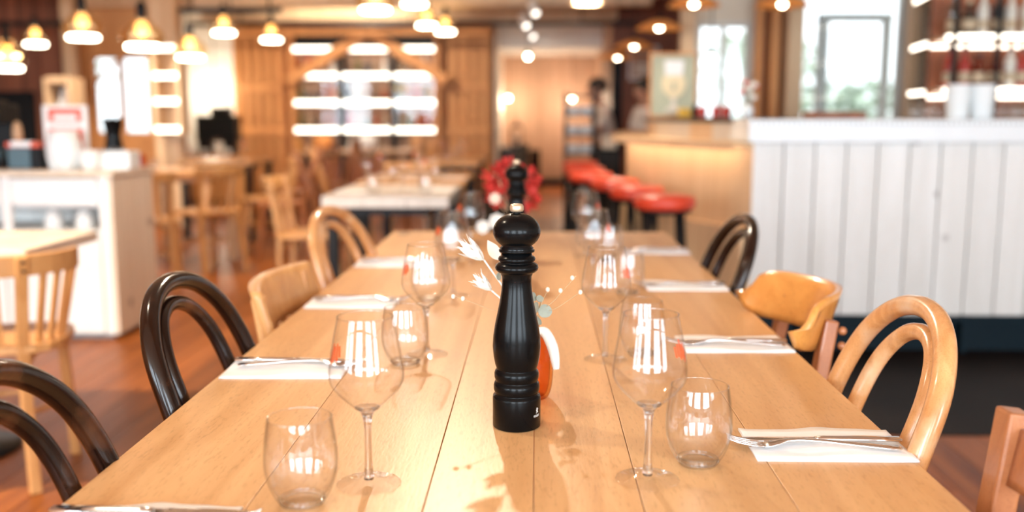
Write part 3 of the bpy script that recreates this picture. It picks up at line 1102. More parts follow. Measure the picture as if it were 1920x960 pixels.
pts = spline([ony(1006, 622, 1.375), ony(1021, 622, 1.37), ony(1034, 645, 1.365), ony(1040, 668, 1.362), ony(1043, 692, 1.36)], 6)
MB().tube([V1 + Vector((0, 0, .02)), V1 + Vector((.006, -.003, .114)), pts[0] + Vector((-.002, .004, .004)), pts[0], pts[2]], .0008, 5).build('stem', m_stalk, t)
rs = [.0035 + .0045 * math.sin(PI * min(1, (i + 2) / (len(pts) + 3))) for i in range(len(pts))]
mb = MB().tube(pts, rs, 14)
rnd = random.Random(5)
for i in range(420):
    k = rnd.randrange(len(pts) - 1)
    c = pts[k].lerp(pts[k + 1], rnd.random())
    d = (pts[k + 1] - pts[k]).normalized()
    e = Vector((rnd.gauss(0, 1), rnd.gauss(0, 1), rnd.gauss(0, 1)))
    e = (e - d * e.dot(d)).normalized()
    s = d.cross(e) * .0004
    mb.add([c + e * rs[k] * .9 - s, c + e * rs[k] * .9 + s, c + e * (rs[k] + .0018) + d * .003], [(0, 1, 2)])
o = mb.build('plume', m_petal_white, t)
o['kind'] = 'stuff'

# red flowers in the far vase
for j, (px, py, r) in enumerate(((935, 335, .040), (985, 335, .038), (950, 318, .032), (938, 365, .036), (990, 370, .032), (965, 345, .034))):
    c = ony(px, py, 2.86 + (.02 if j % 2 else -.015))
    t = thing('red_flower', 'dried red flower head behind the far mill, ' + ['upper left', 'upper right', 'topmost', 'lower left', 'lower right', 'central'][j] + ' of the bunch', 'flower', (0, 0, 0), 0, 'red dried flowers in the far vase')
    MB().tube(stem_from(V2, c), .0015, 6).build('stem', m_stalk, t)
    mb = MB()
    rnd = random.Random(90 + j)
    for i in range(90):
        u = Vector((rnd.gauss(0, 1), rnd.gauss(0, 1), rnd.gauss(0, 1))).normalized()
        p = c + u * r * rnd.uniform(.45, .85)
        leafshape(mb, p, p + u * r * .5 + Vector((rnd.uniform(-.3, .3), rnd.uniform(-.3, .3), rnd.uniform(-.3, .3))) * r, r * .42, u.orthogonal(), 3)
    o = mb.build('petals', m_petal_red, t)
    o['kind'] = 'stuff'
for j, (px, py, sx) in enumerate(((932, 415, .026), (905, 425, .022), (928, 372, .018))):
    c = ony(px, py, 2.80)
    t = thing('pale_dried_bloom', ['round off-white dried bloom low in front of the far vase', 'grey-white dried bloom left of the far vase', 'blush dried bud among the red flowers'][j], 'flower', (0, 0, 0))
    MB().tube(stem_from(V2, c), .0013, 6).build('stem', m_stalk, t)
    for k in range(8):
        mb = MB()
        a = 2 * PI * k / 8
        e = Vector((math.cos(a), -.35, math.sin(a)))
        leafshape(mb, c, c + e * sx, sx * 1.0, (0, -1, .1), 5, .3)
        mb.build('petal', m_petal_white if j < 2 else m_petal_pink, t)
    MB().ball(c, sx * .6, 14, 10).build('heart', m_petal_white if j < 2 else m_petal_pink, t)
# ------------------------------------------------------------------ chairs
def mirror_path(half):
    """half: points from the foot up to the top centre (x = 0 last)"""
    return half + [(-p[0], p[1], p[2]) for p in reversed(half[:-1])]


def bentwood(label, mat, loc, rz, group='bentwood chairs', top=.90):
    t = thing('bentwood_chair', label, 'chair', loc, rz, group)
    k = top / .90
    outer = mirror_path([(.188, -.235, 0), (.180, -.205, .25), (.170, -.19, .46), (.179, -.224, .62 * k), (.181, -.258, .735 * k), (.158, -.293, .825 * k), (.092, -.318, .882 * k), (0, -.328, .90 * k)])
    MB().tube(spline(outer, 7), .0150, 12).build('back_bow', mat, t)
    inner = mirror_path([(.094, -.180, .455), (.104, -.228, .60 * k), (.109, -.266, .715 * k), (.099, -.297, .797 * k), (.059, -.319, .848 * k), (0, -.327, .864 * k)])
    MB().tube(spline(inner, 7), .0125, 10).build('inner_bow', mat, t)
    MB().lathe([(0, .452), (.168, .452), (.172, .462), (.150, .466), (0, .462)], 32).build('seat', mat, t)
    MB().lathe([(.170, .440), (.196, .440), (.203, .452), (.200, .468), (.186, .474), (.170, .468), (.170, .440)], 36).build('seat_ring', mat, t)
    for s in (-1, 1):
        MB().tube(spline([(s * .135, .125, .445), (s * .15, .145, .25), (s * .172, .19, 0)], 5), [.017 - .0005 * i for i in range(11)], 10).build('leg', mat, t)
    MB().tube([(.150 * math.cos(a), .150 * math.sin(a) - .01, .22) for a in [2 * PI * i / 28 for i in range(28)]], .010, 8, True).build('stretcher', mat, t)
    return t


def rounded_seat(mb, w, d, z0, z1, r=.06):
    poly = []
    for (cx, cy, a0) in ((w / 2 - r, d / 2 - r, 0), (-w / 2 + r, d / 2 - r, 90), (-w / 2 + r, -d / 2 + r, 180), (w / 2 - r, -d / 2 + r, 270)):
        for i in range(5):
            a = R(a0 + i * 22.5)
            poly.append((cx + r * math.cos(a), cy + r * math.sin(a)))
    mb.prism(poly, z0, z1)
    return mb


def curved_board(w, z0, z1, y, sag, thick, lean=.0, wrap=None, round_ends=0.0):
    """upright board curved in plan; ends come forward by sag, middle at y (rear)"""
    def surf(u, v):
        s = (u - .5) * 2
        x = s * w / 2
        yy = y + sag * s * s
        h0, h1 = z0, z1
        if round_ends:
            e = max(0, abs(s) - (1 - round_ends)) / round_ends
            k = 1 - math.sqrt(max(0, 1 - min(e, 1) ** 2))
            h0 = z0 + (z1 - z0) * .48 * k
            h1 = z1 - (z1 - z0) * .48 * k
        z = h0 + (h1 - h0) * v
        return (x, yy - lean * (v - .5), z)
    return MB().sheet(surf, 24, 6, (0, thick, 0))


def board_chair(label, mat, loc, rz, top=.82, bh=.10, sag=.05, w=.40, group='board-back chairs', post=.032, round_ends=0.0, mboard=None, name='board_back_chair', front_board=True, rail2=None, inset=None, spindles=0, thick=.014):
    t = thing(name, label, 'chair', loc, rz, group)
    for s in (-1, 1):
        xs_ = s * (w / 2 - .022)
        mb = MB()
        pts_ = [(xs_ * .95, -.215, 0), (xs_ * .93, -.185, .25), (xs_ * .95, -.185, .46), (xs_, -.235, top - .015)]
        if round_ends:
            pts_[-1] = (xs_ * .80, -.245, top - .045)
        for a, b in zip(pts_, pts_[1:]):
            mb.bar(a, b, post, post * .8, up=(0, 1, 0))
        mb.build('rear_leg', mat, t, .004)
        MB().bar((s * .15, .15, .44), (s * .172, .185, 0), .034, .034, up=(0, 1, 0)).build('leg', mat, t, .004)
        MB().bar((s * .165, -.19, .24), (s * .163, .168, .24), .02, .028).build('stretcher', mat, t, .003)
    yb = -.232 + (.02 if front_board else -.02) - sag * (.8 if not round_ends else .55)
    if inset:
        bd = curved_board(w - .075, inset[0], inset[1], -.236, sag, .018, .012).build('backrest', mboard or mat, t)
    else:
        bd = curved_board(w + .02, top - bh, top, yb, sag, thick, .03, None, round_ends).build('backrest', mboard or mat, t)
    if round_ends:
        for s in (-1, 1):
            for zz in (top - .062, top - .09):
                MB().ball((s * (w * .40), -.262, zz), .008, 10, 6).build('screw', mat, bd)
    if rail2:
        curved_board(w - .06, rail2[0], rail2[1], yb + .03, sag * .6, .014, .02).build('lower_rail', mat, t)
    for k in range(spindles):
        x_ = (k + 1) / (spindles + 1) * (w - .10) - (w - .10) / 2
        MB().bar((x_ * .92, -.178, .468), (x_, yb + sag * (2 * x_ / w) ** 2 - .006, top - bh + .02), .024, .012, up=(0, 1, 0)).build('slat', mat, t, .003)
    rounded_seat(MB(), .41, .40, .445, .470).build('seat', mat, t, .006)
    MB().box(-.15, .145, .385, .15, .165, .445).build('apron', mat, t)
    return t


def slat_chair(label, mat, loc, rz, top=.78, group='slat-back chairs', sag=.10, w=.42, nsl=4):
    t = thing('slat_back_chair', label, 'chair', loc, rz, group)
    for s in (-1, 1):
        xs_ = s * (w / 2 - .03)
        mb = MB()
        pts_ = [(xs_ * .98, -.235, 0), (xs_ * .92, -.19, .26), (xs_ * .92, -.185, .46), (xs_, -.235, top - .004)]
        for a, b in zip(pts_, pts_[1:]):
            mb.bar(a, b, .034, .028, up=(0, 1, 0))
        rl = mb.build('rear_leg', mat, t, .004)
        for zz in (top - .02, top - .05):
            MB().ball((xs_, -.2545, zz), .006, 10, 6).build('screw', m_iron, rl)
        MB().bar((s * .15, .15, .44), (s * .172, .185, 0), .032, .032, up=(0, 1, 0)).build('leg', mat, t, .004)
        MB().tube(spline([(s * .17, -.195, .33), (s * .13, -.17, .40), (s * .07, -.16, .44)], 5), .010, 8).build('brace', mat, t)
    yb = -.245 - sag * .55
    curved_board(w, top - .068, top, yb, sag, .022, .012).build('top_rail', mat, t)
    for k in range(nsl):
        u = (k + 1) / (nsl + 1) * 2 - 1
        x_ = u * (w / 2 - .045)
        ytop = yb + sag * (x_ / (w / 2)) ** 2 + .004
        MB().bar((x_ * .9, -.175, .462), (x_, ytop, top - .05), .026, .012, up=(0, 1, 0)).build('slat', mat, t, .003)
    rounded_seat(MB(), .41, .40, .445, .468).build('seat', mat, t, .006)
    MB().tube([(.15 * math.cos(a), .15 * math.sin(a), .24) for a in [2 * PI * i / 24 for i in range(24)]], .009, 8, True).build('stretcher', mat, t)
    return t


LF, RF = -PI / 2, PI / 2
b1 = bentwood('dark brown bentwood chair at the bottom left corner of the long table', m_darkbent, (-.262, .945, 0), LF + .02, 'chairs along the long table')
copy_tree(b1, (-.270, 1.520, 0), LF - .02, 'dark brown bentwood chair facing the second left place setting')
b3 = bentwood('honey bentwood chair at the far left of the long table', m_lightbent, (-.275, 2.62, 0), LF - .22, 'chairs along the long table')
copy_tree(b3, (.222, 1.352, 0), RF - .03, 'worn honey bentwood chair facing the nearest right place setting')
copy_tree(b1, (.222, 2.49, 0), RF + .05, 'dark bentwood chair on the right of the long table near the bar')
board_chair('pale beech chair with a broad curved board back, left of the long table', m_beech, (-.335, 2.10, 0), LF, .815, .10, .045, .40, 'chairs along the long table', spindles=4, thick=.024)
board_chair('orange plywood chair with a rounded wraparound back, right of the long table', m_redchair, (.292, 1.87, 0), RF + .03, .842, .100, .11, .38, 'chairs along the long table', round_ends=.28, mboard=m_ply, name='plywood_chair')
board_chair('brown wooden chair cut by the bottom right picture corner', m_redchair, (.295, .845, 0), RF, .862, .12, .010, .43, 'chairs along the long table', post=.036, mboard=m_redchair, rail2=(.60, .67), inset=(.768, .832))

def tub_chair(label, mat, loc, rz, top=.752, r=.235):
    t = thing('tub_chair', label, 'chair', loc, rz)
    A0, A1 = -90 - 82, -90 + 82

    def rail(u, v):
        a = R(A0 + (A1 - A0) * u)
        rr_ = r + .006 * (v - .5)
        return (rr_ * math.cos(a), rr_ * math.sin(a), top - .066 + .066 * v)
    vs, fs, n = [], [], 40
    for i in range(n + 1):
        a = R(A0 + (A1 - A0) * i / n)
        for (dr, z_) in ((-.011, top - .064), (.011, top - .064), (.013, top), (-.009, top)):
            vs.append(((r + dr) * math.cos(a), (r + dr) * math.sin(a), z_))
    for i in range(n):
        for k in range(4):
            l = (k + 1) % 4
            fs.append((i * 4 + k, (i + 1) * 4 + k, (i + 1) * 4 + l, i * 4 + l))
    fs += [(0, 1, 2, 3), tuple(n * 4 + k for k in (3, 2, 1, 0))]
    MB().add(vs, fs, False).build('top_rail', mat, t, .004)
    for s_ in (-1, 1):
        a = R(-90 + s_ * 27)
        c, q = math.cos(a), math.sin(a)
        mb = MB()
        pts_ = [(c * .225, q * .225, 0), (c * .20, q * .20, .26), (c * .20, q * .20, .46), ((r + .016) * c, (r + .016) * q, top - .002)]
        for a_, b_ in zip(pts_, pts_[1:]):
            mb.bar(a_, b_, .034, .028, up=(c, q, 0))
        rl = mb.build('rear_leg', mat, t, .004)
        for zz in (top - .018, top - .046):
            MB().ball(((r + .031) * c, (r + .031) * q, zz), .0055, 10, 6).build('screw', m_iron, rl)
        MB().bar((s_ * .15, .12, .44), (s_ * .165, .16, 0), .032, .032, up=(0, 1, 0)).build('leg', mat, t, .004)
        MB().tube(spline([(c * .20, q * .20, .33), (c * .16 + s_ * .02, q * .14, .40), (s_ * .12, -.05, .44)], 5), .010, 8).build('brace', mat, t)
        for da in (44, 57, 69, 80):
            a2 = R(-90 + s_ * da)
            MB().bar((.185 * math.cos(a2), .185 * math.sin(a2), .462), (r * math.cos(a2), r * math.sin(a2), top - .05), .022, .012, up=(math.cos(a2), math.sin(a2), 0)).build('slat', mat, t, .003)
    for da in (-9, 9):
        a2 = R(-90 + da)
        MB().bar((.185 * math.cos(a2), .185 * math.sin(a2), .462), (r * math.cos(a2), r * math.sin(a2), top - .05), .022, .012, up=(math.cos(a2), math.sin(a2), 0)).build('slat', mat, t, .003)
    rounded_seat(MB(), .40, .39, .442, .468, .12).build('seat', mat, t, .006)
    MB().tube([(.145 * math.cos(a), .145 * math.sin(a) - .01, .24) for a in [2 * PI * i / 24 for i in range(24)]], .009, 8, True).build('stretcher', mat, t)
    return t


tub_chair('honey tub-backed chair with wraparound rail at the small left table', m_beech, (-1.715, 2.98, 0), .30)
slat0 = slat_chair('slat-back chair half hidden behind the white counter', m_beech, (-2.64, 6.45, 0), .25, .80)
copy_tree(slat0, (-2.47, 7.10, 0), PI / 4 + .1, 'slat-back chair with its seat towards the table left of the aisle')
copy_tree(slat0, (-2.35, 8.3, 0), PI / 2 + .3, 'slat-back chair at the second table along the left wall')
red0 = bentwood('reddish bentwood chair nearest in the cluster before the far battens', m_redchair, (-2.08, 7.75, 0), PI / 2 + .2, 'reddish bentwood chairs by the left tables')
copy_tree(red0, (-2.2, 8.95, 0), PI / 2 - .2, 'reddish bentwood chair in the middle of the cluster before the battens')
copy_tree(red0, (-2.15, 9.9, 0), PI / 2, 'reddish bentwood chair farthest back in the cluster before the battens')
copy_tree(b3, (-1.58, 8.1, 0), -PI / 2 + .3, 'pale bentwood chair with splayed legs at the end of the cluster')
copy_tree(slat0, (-.98, 7.32, 0), PI, 'slat-back chair behind the second middle table, its seat visible underneath')
copy_tree(slat0, (-1.33, 5.75, 0), -PI / 2, 'slat-back chair at the left side of the grey table')
copy_tree(red0, (-1.40, 6.9, 0), -PI / 2 + .2, 'reddish bentwood chair left of the second middle table')
copy_tree(red0, (-1.45, 9.3, 0), -PI / 2, 'reddish bentwood chair left of the third middle table')


# ------------------------------------------------------------------ tables in the room
def cafe_table(label, x0, y0, x1, y1, mtop, mleg, z=.75, four=True, th=.035):
    t = thing('cafe_table', label, 'table', ((x0 + x1) / 2, (y0 + y1) / 2, 0), 0, 'smaller tables in the room')
    w, d = (x1 - x0) / 2, (y1 - y0) / 2
    n = max(2, round(2 * w / .2))
    for k in range(n):
        MB().box(-w + 2 * w * k / n + .001, -d, z - th, -w + 2 * w * (k + 1) / n - .001, d, z).build('plank', mtop, t, .003)
    if four:
        for sx in (-1, 1):
            for sy in (-1, 1):
                MB().box(sx * (w - .05) - .028, sy * (d - .05) - .028, 0, sx * (w - .05) + .028, sy * (d - .05) + .028, z - th).build('leg', mleg, t, .004)
    else:
        MB().lathe([(0, 0), (.2, 0), (.2, .012), (.05, .03), (.03, .06), (.03, z - th - .03), (.12, z - th), (0, z - th)], 20).build('pedestal', mleg, t)
    MB().box(-w + .12, -d + .12, z - th - .05, w - .12, d - .12, z - th).build('apron', mleg, t)
    return t


cafe_table('pale wooden table at the far left edge, in front of the white counter', -2.45, 2.94, -1.60, 3.44, m_counterwood, m_iron, four=False)
M1 = cafe_table('pale grey-topped table nearest behind the long table', -1.12, 4.95, -.455, 5.78, m_greytable, m_iron, th=.06)
cafe_table('warm wooden table second behind the long table', -1.14, 6.02, -.45, 7.0, m_beech, m_iron)
cafe_table('narrow wooden table farthest along the dark bench', -1.02, 8.55, -.52, 9.9, m_beech, m_iron)
cafe_table('wooden table beside the end of the white counter', -3.05, 7.05, -2.42, 7.75, m_beech, m_paletimber)
cafe_table('wooden table in front of the lit recess', -3.3, 8.75, -2.6, 9.5, m_beech, m_iron)
cafe_table('wooden table in front of the far bottle shelves', -2.75, 11.2, -1.5, 11.95, m_beech, m_iron)

# dark banquette along the aisle
t = thing('banquette', 'long dark upholstered bench along the aisle behind the table', 'bench', (0, 0, 0))
MB().box(-.45, 4.9, .12, -.10, 10.2, .42).build('base', m_darkcloth, t, .01)
for k in range(4):
    y_ = 4.9 + k * 1.325
    MB().box(-.46, y_ + .01, .42, -.16, y_ + 1.315, .49).build('seat_cushion', m_darkcloth, t, .02)
    MB().box(-.18, y_ + .01, .42, -.08, y_ + 1.315, .86).build('back_cushion', m_darkcloth, t, .02)
MB().box(-.44, 4.95, 0, -.12, 10.15, .12).build('plinth', m_black, t)

# glassware laid on those tables
for j, (x_, y_, w_) in enumerate(((-.98, 5.55, 'back left of the grey table'), (-.74, 5.30, 'middle of the grey table'), (-.66, 5.55, 'back right of the grey table'),
                                  (-1.02, 6.3, 'left of the second middle table'), (-.78, 6.35, 'middle of the second middle table'), (-.6, 6.6, 'right of the second middle table'),
                                  (-.85, 6.85, 'back of the second middle table'), (-.85, 8.8, 'front of the far narrow table'), (-.7, 9.2, 'middle of the far narrow table'),
                                  (-2.72, 7.4, 'table beside the white counter'), (-3.0, 9.0, 'table in front of the lit recess'), (-2.82, 9.2, 'right of the recess table'))):
    copy_tree(wg, (x_, y_, .75), j * .7, 'blurred wine glass at the ' + w_, 'wine glasses on the back tables')
for j, (x_, y_, w_) in enumerate(((-.88, 5.15, 'front of the grey table'), (-.6, 5.2, 'front right of the grey table'), (-.92, 6.15, 'front of the second middle table'), (-.66, 6.25, 'front right of the second middle table'),
                                  (-.78, 9.6, 'back of the far narrow table'), (-2.9, 7.25, 'front of the table beside the white counter'))):
    copy_tree(tb, (x_, y_, .75), j * .7, 'blurred tumbler at the ' + w_, 'tumblers on the back tables')
for j, (x_, y_, w_) in enumerate(((-1.0, 5.25, 'left of the grey table'), (-.56, 5.42, 'right of the grey table'), (-.56, 6.42, 'right of the second middle table'))):
    o = MB().sheet(lambda u, v: ((u - .5) * .19, (v - .5) * .12, .004 + .001 * math.sin(u * 8)), 10, 4, .003).build('paper_napkin', m_napkin, None, 0, (x_, y_, .75))
    tag(o, 'blurred white napkin at the ' + w_, 'napkin', 'napkins on the back tables')

# ------------------------------------------------------------------ white service counter on the left
ctr = thing('service_counter', 'whitewashed pine service counter with drawers and open shelf, left side', 'counter', (0, 0, 0))
cx0, cx1, cy0, cy1, cz = -3.7, -2.18, 4.87, 5.40, .885
mt = m_counterwood
MB().box(cx0 - .02, cy0 - .025, cz - .03, cx1 + .02, cy1 + .02, cz).build('worktop', m_counterwood, ctr, .004)
npl = 3
for k in range(npl):
    a = cy0 + (cy1 - cy0) * k / npl
    b = cy0 + (cy1 - cy0) * (k + 1) / npl
    MB().box(cx1 - .022, a + .0015, .03, cx1, b - .0015, cz - .03).build('side_board', mt, ctr, .002)
MB().box(cx0, cy1 - .02, .03, cx1 - .022, cy1, cz - .03).build('back_board', m_white, ctr)
MB().box(cx0, cy0 + .02, .03, cx1 - .022, cy1 - .02, .06).build('bottom_board', m_white, ctr)
MB().box(cx0, cy0 + .02, .555, cx1 - .022, cy1 - .02, .575).build('shelf', m_white, ctr)
MB().box(cx0, cy0 + .03, .695, cx1 - .022, cy1 - .02, .71).build('divider', m_white, ctr)
for (a, b) in ((cx1 - .07, cx1 - .022), (cx0, cx0 + .05), (-2.76, -2.71), (-3.25, -3.2)):
    MB().box(a, cy0, .03, b, cy0 + .022, cz - .03).build('stile', m_white, ctr, .002)
for (a, b) in ((-2.71, -2.252), (-3.2, -2.762), (-3.648, -3.252)):
    d = MB().box(a + .004, cy0 - .004, .712, b - .004, cy0 + .018, .845).build('drawer', m_white, ctr, .003)
    MB().ball(((a + b) / 2, cy0 - .014, .78), .012, 12, 8).build('knob', m_white, d)
    MB().box(a + .004, cy0 - .002, .035, b - .004, cy0 + .018, .552).build('door', m_white, ctr, .003)
MB().box(cx0 + .03, cy0 + .04, 0, cx1 - .05, cy1 - .03, .03).build('plinth', m_grey, ctr)
# things on the open shelf
for j, (px, py, r_, w_) in enumerate(((103, 428, .050, 'leftmost white bowl turned over in the open counter shelf'), (161, 428, .050, 'white bowl turned over at the right of the open counter shelf'))):
    p = ony(px, py, 5.02)
    o = MB().lathe([(.95 * r_, 0), (r_, .004), (.93 * r_, .045), (.72 * r_, .085), (.45 * r_, .1), (.42 * r_, .100), (0, .100)], 28).build('bowl', m_porcelain, None, 0, (p.x, 5.02, .575))
    tag(o, w_, 'bowl', 'white bowls in the counter shelf')
p = ony(141, 420, 5.18)
o = MB().lathe([(0, 0), (.024, 0), (.027, .02), (.021, .06), (.012, .085), (.012, .108), (.015, .112), (0, .112)], 24).build('carafe', m_porcelain, None, 0, (p.x, 5.2, .575))
tag(o, 'slim white carafe between the two bowls in the counter shelf', 'carafe')

# things on the counter top
CZ = cz
t = thing('menu_holder', 'white menu stand with red and white printed card on the counter', 'menu stand', (ony(128, 300, 5.15).x, 5.15, CZ), .12)
MB().box(-.115, -.05, 0, .115, .05, .012).build('foot', m_white, t, .003)
MB().box(-.115, -.006, .012, .115, .006, .335).build('frame', m_white, t, .003)
for (a, b, c, d) in ((-.088, .088, .285, .318), (-.088, .088, .245, .256), (-.088, -.06, .255, .285), (.06, .088, .255, .285), (-.088, .088, .205, .215), (-.088, -.062, .14, .205), (.062, .088, .10, .205), (-.088, .088, .06, .08)):
    MB().box(a, -.0085, c, b, -.006, d).build('printed_panel', m_red, t)
t = thing('ice_bucket', 'large white fluted bucket in front of the menu stand', 'bucket', (ony(122, 318, 5.0).x, 5.0, CZ))
mb = MB()
n = 48
vs, fs = [], []
for (r_, z_, fl) in ((.062, 0, .16), (.070, .03, .14), (.082, .055, .06), (.086, .08, .0), (.088, .14, 0), (.078, .155, 0), (.07, .20, 0)):
    for k in range(n):
        rr_ = r_ * (1 + fl * math.cos(8 * 2 * PI * k / n))
        vs.append((rr_ * math.cos(2 * PI * k / n), rr_ * math.sin(2 * PI * k / n), z_))
for j in range(6):
    for k in range(n):
        fs.append((j * n + k, j * n + (k + 1) % n, (j + 1) * n + (k + 1) % n, (j + 1) * n + k))
fs.append(tuple(range(n - 1, -1, -1)))
fs.append(tuple(6 * n + k for k in range(n)))
mb.add(vs, fs, True).build('body', m_frost, t)
o = MB().lathe([(0, 0), (.038, 0), (.045, .02), (.05, .10), (.047, .10), (.042, .02), (0, .012)], 28).build('bowl', m_porcelain, None, 0, (ony(170, 318, 5.0).x, 5.0, CZ))
tag(o, 'white cup-shaped bowl between the bucket and the cutlery crate', 'bowl')
t = thing('cutlery_crate', 'white slatted crate of cutlery at the counter end', 'crate', (ony(222, 316, 5.12).x, 5.12, CZ), .05)
MB().box(-.09, -.08, 0, .09, .08, .01).build('base', m_frost, t)
for (a, b, c, d) in ((-.09, -.08, .09, -.072), (-.09, .072, .09, .08), (-.09, -.072, -.082, .072), (.082, -.072, .09, .072)):
    MB().box(a, b, .01, c, d, .09).build('side', m_frost, t, .002)
MB().box(-.082, -.072, .084, .082, .072, .092).build('lid', m_frost, t)
for k in range(7):
    MB().tube([(-.07 + k * .023, -.06, .09), (-.07 + k * .023, -.062, .108)], .004, 6).build('handle', m_steel, t)
t = thing('black_pot', 'black waisted pot standing on the white cutlery crate', 'pot', (ony(214, 277, 5.15).x, 5.15, CZ + .092))
MB().lathe([(0, 0), (.048, 0), (.05, .01), (.042, .05), (.039, .075), (.041, .10), (.048, .135), (.05, .16), (.054, .165), (.05, .17), (.044, .16), (0, .15)], 32).build('body', m_mill, t)
for a in range(6):
    MB().ball((.04 * math.cos(a * 1.05), .04 * math.sin(a * 1.05), .17), .010, 10, 6).build('lump', m_mill, t)
t = thing('card_terminal_box', 'dark teal box with orange-red rim on the counter, left of the menu stand', 'box', (ony(58, 312, 5.08).x, 5.08, CZ))
MB().box(-.085, -.07, 0, .035, .07, .115).build('body', m_teal, t, .006)
MB().box(.035, -.068, 0, .09, .07, .115).build('side', m_black, t, .004)
MB().box(-.09, -.075, .115, .095, .075, .14).build('rim', m_red, t, .004)
MB().box(-.06, -.079, .118, .045, -.03, .146).build('paper', m_napkin, t)
o = MB().lathe([(0, 0), (.02, 0), (.026, .03), (.022, .08), (.012, .105), (0, .11)], 24).build('ceramic_bottle', plain('tan_ceramic', (.52, .32, .18), .5), None, 0, (ony(33, 252, 5.1).x, 5.1, CZ + .14))
tag(o, 'small tan ceramic bottle on top of the teal box', 'bottle')
t = thing('coffee_machine', 'black coffee machine cut by the left picture edge', 'machine', (ony(-22, 312, 5.12).x, 5.12, CZ))
MB().box(-.12, -.1, 0, .13, .12, .05).build('base', m_black, t, .01)
MB().box(-.12, .02, .05, .13, .12, .34).build('tower', m_black, t, .01)
MB().box(-.12, -.1, .24, .13, .02, .36).build('head', m_black, t, .01)
MB().tube([(.0, -.05, .24), (.0, -.05, .19)], .012, 10).build('spout', m_steel, t)
MB().box(-.1, -.09, .05, .11, .01, .1).build('drip_tray', m_teal, t, .005)
for j, (px, m, w_) in enumerate(((268, 'amber', 'small brown jar at the right end of the counter'),)):
    o = MB().lathe([(0, 0), (.016, 0), (.018, .01), (.018, .05), (.012, .06), (.012, .07), (0, .07)], 20).build('jar', B_COL[m], None, 0, (ony(px, 312, 5.25).x, 5.25, CZ))
    tag(o, w_, 'jar')
# ------------------------------------------------------------------ the bar
bar = thing('bar_counter', 'bar with whitewashed plank front, warm curved side and pale metal top', 'bar', (0, 0, 0))
BY = 4.65
BX0 = 1.035
k = 0
x = BX0
while x < 4.6:
    MB().box(x + .003, BY, .20, x + .146, BY + .022, 1.04).build('plank', m_whiteplank, bar, .003)
    x += .149
MB().box(BX0, BY + .022, .20, 4.6, BY + .04, 1.04).build('backing_board', m_darktop, bar)
MB().box(BX0 - .03, BY - .045, 1.04, 4.62, BY + .55, 1.148).build('metal_top', m_whitetop, bar, .004)
mb = MB()
for i in range(150):
    mb.ball((BX0 + i * .024, BY - .047, 1.128), .0055, 6, 4)
o = mb.build('rivet_row', m_grey, bar)
o['kind'] = 'stuff'
MB().box(BX0 + .08, BY + .10, 0, 4.6, BY + .16, .20).build('plinth', m_plinth, bar)
MB().box(BX0 + .06, BY + .012, .165, 4.6, BY + .10, .20).build('toe_rail', m_plinth, bar)
for xx in (1.30, 2.1, 2.9, 3.7):
    MB().box(xx, BY + .04, 0, xx + .03, BY + .10, .17).build('toe_post', m_plinth, bar)
side = spline([(1.035, 4.65, 0), (.94, 4.88, 0), (.84, 5.12, 0), (.735, 5.42, 0), (.64, 5.78, 0), (.60, 6.2, 0), (.63, 6.75, 0), (.74, 7.5, 0), (.92, 8.4, 0)], 5)


def offs(pts, d):
    out = []
    for i, p in enumerate(pts):
        t_ = pts[min(i + 1, len(pts) - 1)] - pts[max(i - 1, 0)]
        nrm_ = Vector((-t_.y, t_.x, 0)).normalized()
        out.append(p + nrm_ * d)
    return out


so, si = offs(side, 0), offs(side, -.02)
lo, li = offs(side, .05), offs(side, .001)
for i in range(len(side) - 1):
    MB().prism([so[i][:2], so[i + 1][:2], si[i + 1][:2], si[i][:2]], .62, 1.02).build('side_board', m_barside, bar, .002)
    MB().prism([lo[i][:2], lo[i + 1][:2], si[i + 1][:2], si[i][:2]], .03, .62).build('lower_side_board', m_barside, bar, .002)
lp, lq = offs(side, .105), offs(side, -.16)
mb = MB()
mb.prism([p[:2] for p in lp] + [p[:2] for p in reversed(lq)], 1.02, 1.036)
mb.build('ledge', m_barside, bar)
sa, sb = offs(side, .097)[2:], offs(side, .084)[2:]
mb = MB()
mb.prism([p[:2] for p in sa] + [p[:2] for p in reversed(sb)], 1.012, 1.019)
mb.build('led_strip', m_barled, bar)
la, lb = offs(side, .112), offs(side, .105)
mb = MB()
mb.prism([p[:2] for p in la] + [p[:2] for p in reversed(lb)], 1.002, 1.036)
mb.build('added_lip', m_barside, bar)  # lip added to hide the glowing strip from the front
ra, rb = offs(side, -.13), offs(side, -.16)
cols = [m_cream, m_cream, m_cream, m_barside, m_cream, m_barside, m_cream, m_barside]
seg = [(0, 6, m_frame), (6, 11, m_cream), (11, 15, m_barside), (15, 23, m_cream), (23, 30, m_barside), (30, 40, m_cream)]
for a, b, m in seg:
    b = min(b, len(side) - 1)
    mb = MB()
    mb.prism([p[:2] for p in ra[a:b + 1]] + [p[:2] for p in reversed(rb[a:b + 1])], 1.036, 1.128)
    mb.build('riser_panel', m, bar)
ta, tb_ = offs(side, -.10), offs(side, -.62)
mb = MB()
mb.prism([p[:2] for p in ta] + [p[:2] for p in reversed(tb_)], 1.128, 1.152)
mb.build('dark_top', m_darktop, bar)

